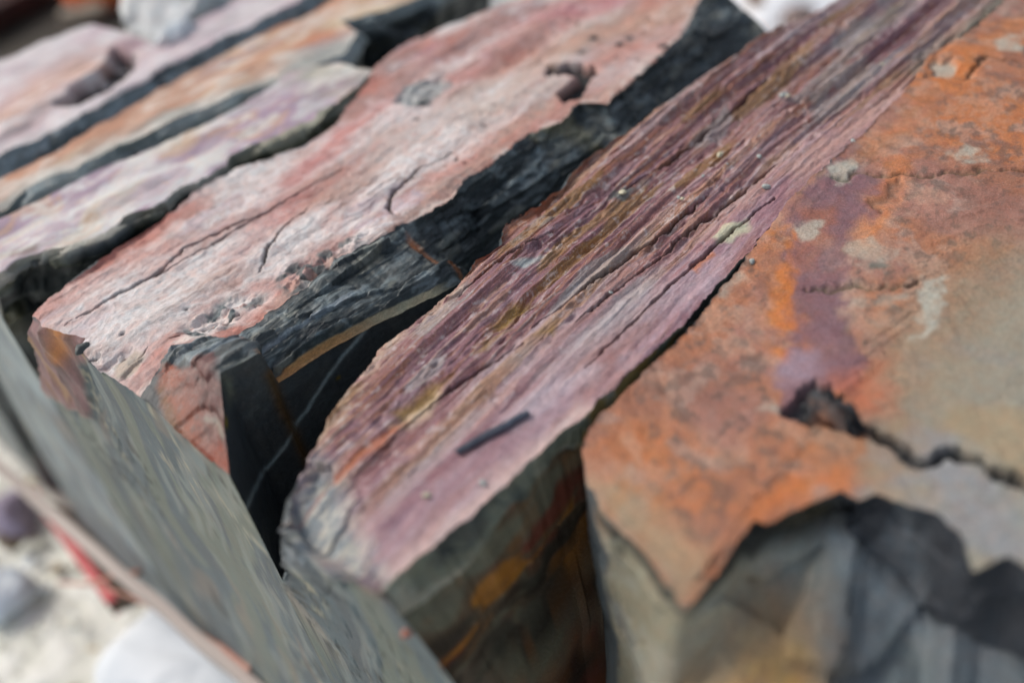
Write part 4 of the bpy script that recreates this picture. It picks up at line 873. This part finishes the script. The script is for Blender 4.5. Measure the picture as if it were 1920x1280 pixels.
pal = empty('pallet', (.8*U, 1.5*U, GZ*U)); tag(pal, 'weathered grey wooden pallet carrying the row of slate slabs', 'pallet')
plank('edge_board', (.190, 3.7, -1.20), (.322, 1.15, -1.20), .028, .070, wood, pal, seed=2)
for k in range(5): plank('deck_board', (.45+.42*k, 3.9, -1.52), (.45+.42*k, -.2, -1.52), .26, .05, wood, pal, seed=4+k)
for yy in (.1, 1.4, 2.7): plank('bearer', (.36, yy, -1.575), (2.3, yy, -1.575), .22, .27, wood_dk, pal, nseg=12, seed=12)

redm = simple_mat('red painted edge', rgb(190, 70, 74), rgb(214, 112, 112), 40, .6, .1)
pb = empty('painted_board', tuple(T(150, 1040, -1.5)*U)); tag(pb, 'dark brown board with a bright red edge poking out below the pallet board', 'board')
q = [T(*p_, z=-1.5) for p_ in [(55, 930), (202, 1135), (290, 1100), (150, 960)]]
a_, b_, c_, d_ = q
dn = np.array([0, 0, -.05]); V = [a_, b_, c_, d_, a_+dn, b_+dn, c_+dn, d_+dn]
mesh_obj('panel', np.array(V)*U, [(0, 1, 2, 3), (7, 6, 5, 4), (1, 5, 6, 2), (2, 6, 7, 3), (3, 7, 4, 0)], wood_dk, pb, smooth=False)
out = np.cross([0, 0, 1.], b_-a_); out /= np.linalg.norm(out); out = -out*.034 if (np.linalg.norm((a_+out)-c_) < np.linalg.norm(a_-c_)) else out*.034
up = np.array([0, 0, .012]); V = [a_+up, b_+up, b_+out+up, a_+out+up, a_+dn*1.2, b_+dn*1.2, b_+out+dn*1.2, a_+out+dn*1.2]
mesh_obj('red_edge', np.array(V)*U, [(0, 1, 2, 3), (7, 6, 5, 4), (0, 4, 5, 1), (1, 5, 6, 2), (2, 6, 7, 3), (3, 7, 4, 0)], redm, pb, smooth=False)

# white sack: a slumped cushion on the ground below the pallet edge
wm = simple_mat('white woven plastic', rgb(200, 206, 212), rgb(226, 230, 234), 8, .6, .3, .01)
sc_ = T(370, 1300, GZ+.32); a = np.linspace(0, math.pi, 40); b = np.linspace(0, 2*math.pi, 80)[:-1]; A, B = np.meshgrid(a, b, indexing='ij')
def sp_(v, e): return np.sign(v)*np.abs(v)**e
P = np.stack([sp_(np.sin(A), .6)*sp_(np.cos(B), .6), sp_(np.sin(A), .6)*sp_(np.sin(B), .6), sp_(np.cos(A), .8)], -1)
P = P*(1+.05*fbm(P, 1.6, 4, 950)[..., None]+.03*ridged(P, (2, 5, 2), 3, 951)[..., None])*np.array([.28, .46, .34])
m_, n_ = P.shape[:2]; idx = np.arange(m_*n_).reshape(m_, n_); nx = np.roll(idx, -1, 1)
sack = mesh_obj('sack', P.reshape(-1, 3)*U, np.stack([idx[:-1], idx[1:], nx[1:], nx[:-1]], -1).reshape(-1, 4), wm); sack.location = tuple(np.array([.28, 1.93, -1.77])*U); sack.rotation_euler = (0, 0, .15)
tag(sack, 'white plastic sack slumped on the ground beside the pallet', 'sack')

# thin pinkish twig in front of the sack
def tube(name, pts, r, mat, label, cat):
    pts = np.array(pts, float); t = np.linspace(0, len(pts)-1, 70); c = np.stack([np.interp(t, range(len(pts)), pts[:, k]) for k in range(3)], -1)
    kk = np.array([.25, .5, .25])
    for _ in range(8):
        c2_ = c.copy(); c2_[1:-1] = .25*c[:-2]+.5*c[1:-1]+.25*c[2:]; c = c2_
    V = []
    for k in range(len(c)):
        d = c[min(k+1, len(c)-1)]-c[max(k-1, 0)]; d /= np.linalg.norm(d); s_ = np.cross(d, [0, 0, 1.]); s_ /= np.linalg.norm(s_); u_ = np.cross(s_, d)
        rr = r*(1+.15*math.sin(k*1.7))*(1-.5*k/len(c))
        for j in range(8): V.append(c[k]+rr*(math.cos(j*math.pi/4)*s_+math.sin(j*math.pi/4)*u_))
    F_ = [(k*8+j, k*8+(j+1) % 8, (k+1)*8+(j+1) % 8, (k+1)*8+j) for k in range(len(c)-1) for j in range(8)]
    o = mesh_obj(name, np.array(V)*U, F_, mat); tag(o, label, cat); return o
tw = simple_mat('dry twig', rgb(170, 120, 104), rgb(196, 152, 136), 60, .8)
tube('twig', [T(470, 1255, -1.17), T(420, 1215, -1.2), T(340, 1165, -1.25), T(250, 1120, -1.3), T(180, 1095, -1.34)], .008, tw, 'long thin pinkish twig arching past the white sack', 'twig')
tube('twig', [T(262, 1072, -1.22), T(215, 1078, -1.3), T(165, 1095, -1.34), T(110, 1092, -1.4)], .009, tw, 'short twig crossing the brown board below the pallet', 'twig')

# rocks on the ground around
for i, (x, y, z, s_, col, lab) in enumerate([
    (25, 965, GZ, (.10, .14, .12), (150, 140, 160), 'mauve grey rock on the pale dust at the left edge, above the white one'),
    (10, 1110, GZ, (.14, .12, .10), (205, 216, 228), 'bluish white rock on the pale dust at the left edge'),
    (35, 1000, GZ, (.06, .08, .08), (120, 104, 84), 'small brown rock on the dust under the mauve one')]):
    lump('rock', T(x, y, z+s_[2]*.5), s_, M_TOP, lab, 'rock', None, 200+i, col, rot=i*.8, sub=20)
lump('white_rock', T(380, -5, -.05), (.30, .24, .16), M_TOP, 'pale grey white rock leaning behind the farthest pink slab', 'rock', None, 230, (226, 228, 228), rot=.55, sub=40)
lump('white_rock', T(328, 66, -.0), (.07, .05, .04), M_TOP, 'small white stone resting against the big pale rock', 'rock', None, 231, (222, 228, 232), rot=.25, sub=20)
lump('rock', T(1500, 38, -1.68), (.12, .12, .09), M_TOP, 'brown grey rock on the white ground at the top right', 'rock', None, 232, (140, 122, 116), rot=.4, sub=24)
lump('rock', T(1424, 76, -1.68), (.06, .07, .10), M_RUST, 'orange brown rock beyond the end of the pink slab', 'rock', None, 233, (206, 140, 84), rot=.2, sub=24)
lump('rock', T(1418, -2, -1.68), (.07, .06, .06), M_RUST, 'dark ochre rock at the top right, above the orange brown one', 'rock', None, 234, (120, 78, 40), rot=.2, sub=24)
# dark block put in for the shaded area beyond the far slab, with an orange strap end
dark = simple_mat('dark shade tone', rgb(44, 38, 30), rgb(62, 54, 42), 14, .9, .3, .003)
dred = simple_mat('dark oxide red board', rgb(46, 16, 8), rgb(62, 24, 14), 14, .9, .3, .003)
def boxo(name, c, s_, mat, label, cat, rz=0):
    sx, sy, sz = [v/2 for v in s_]; b = .012
    V = []; 
    for z_, k in ((-sz, 0), (sz-b, 0), (sz, b)):
        V += [(-sx+k, -sy+k, z_), (sx-k, -sy+k, z_), (sx-k, sy-k, z_), (-sx+k, sy-k, z_)]
    F_ = [(3, 2, 1, 0), (8, 9, 10, 11)]
    for l_ in (0, 4):
        for j in range(4): F_.append((l_+j, l_+(j+1) % 4, l_+4+(j+1) % 4, l_+4+j))
    o = mesh_obj(name, np.array(V)*U, F_, mat, smooth=False); o.location = tuple(np.array(c)*U); o.rotation_euler = (0, 0, rz); tag(o, label, cat); return o
q = T(250, -60, -1.0); boxo('shade_block', (q[0]+.3, q[1]+.4, -1.45), (3.6, 2.4, .8), dark, 'dark brown block standing in for the shaded area beyond the farthest slab', 'timber', .1)
q = T(-40, 10, -.95); boxo('timber_board', q, (.9, .7, .12), dred, 'dark red board on the dark shade block at the top left corner', 'board', .3)
q = T(180, 6, -.99); lump('orange_lump', q+np.array([0, 0, .05]), (.20, .12, .12), simple_mat('orange plastic', rgb(225, 90, 10), rgb(240, 120, 30), 20, .5), 'bright orange plastic scrap on the dark shade block at the top left', 'plastic scrap', None, 240, (220, 90, 20), sub=16)
q = T(156, 28, -.98); boxo('timber_offcut', q+np.array([0, 0, .02]), (.07, .26, .05), simple_mat('pale timber', rgb(170, 150, 130), rgb(190, 176, 156), 20, .8), 'short pale offcut of wood lying on the dark shade block', 'timber', .9)
# white sheet added to give the overexposed ground beyond the slabs at the right
tm = simple_mat('white tarpaulin', rgb(236, 238, 240), rgb(248, 248, 248), 5, .6, .2, .01)
q = T(1480, 0, GZ); nx_ = 50; X, Y = np.meshgrid(np.linspace(-1.6, 2.2, nx_), np.linspace(-1.6, 1.4, nx_), indexing='ij'); P = np.stack([X, Y, X*0], -1)
P[..., 2] = .10+.07*fbm(P, 1.3, 4, 960)+.04*ridged(P, (1, 2.5, 1), 2, 961); idx = np.arange(nx_*nx_).reshape(nx_, nx_)
tp = mesh_obj('glare_sheet', P.reshape(-1, 3)*U, np.stack([idx[:-1, :-1], idx[1:, :-1], idx[1:, 1:], idx[:-1, 1:]], -1).reshape(-1, 4), tm); tp.location = tuple(np.array([q[0]+.2, q[1], GZ])*U)
md = tp.modifiers.new('thickness', 'SOLIDIFY'); md.thickness = .003
tag(tp, 'crumpled white sheet added as overexposed ground beyond the slabs at the top right', 'glare_sheet')
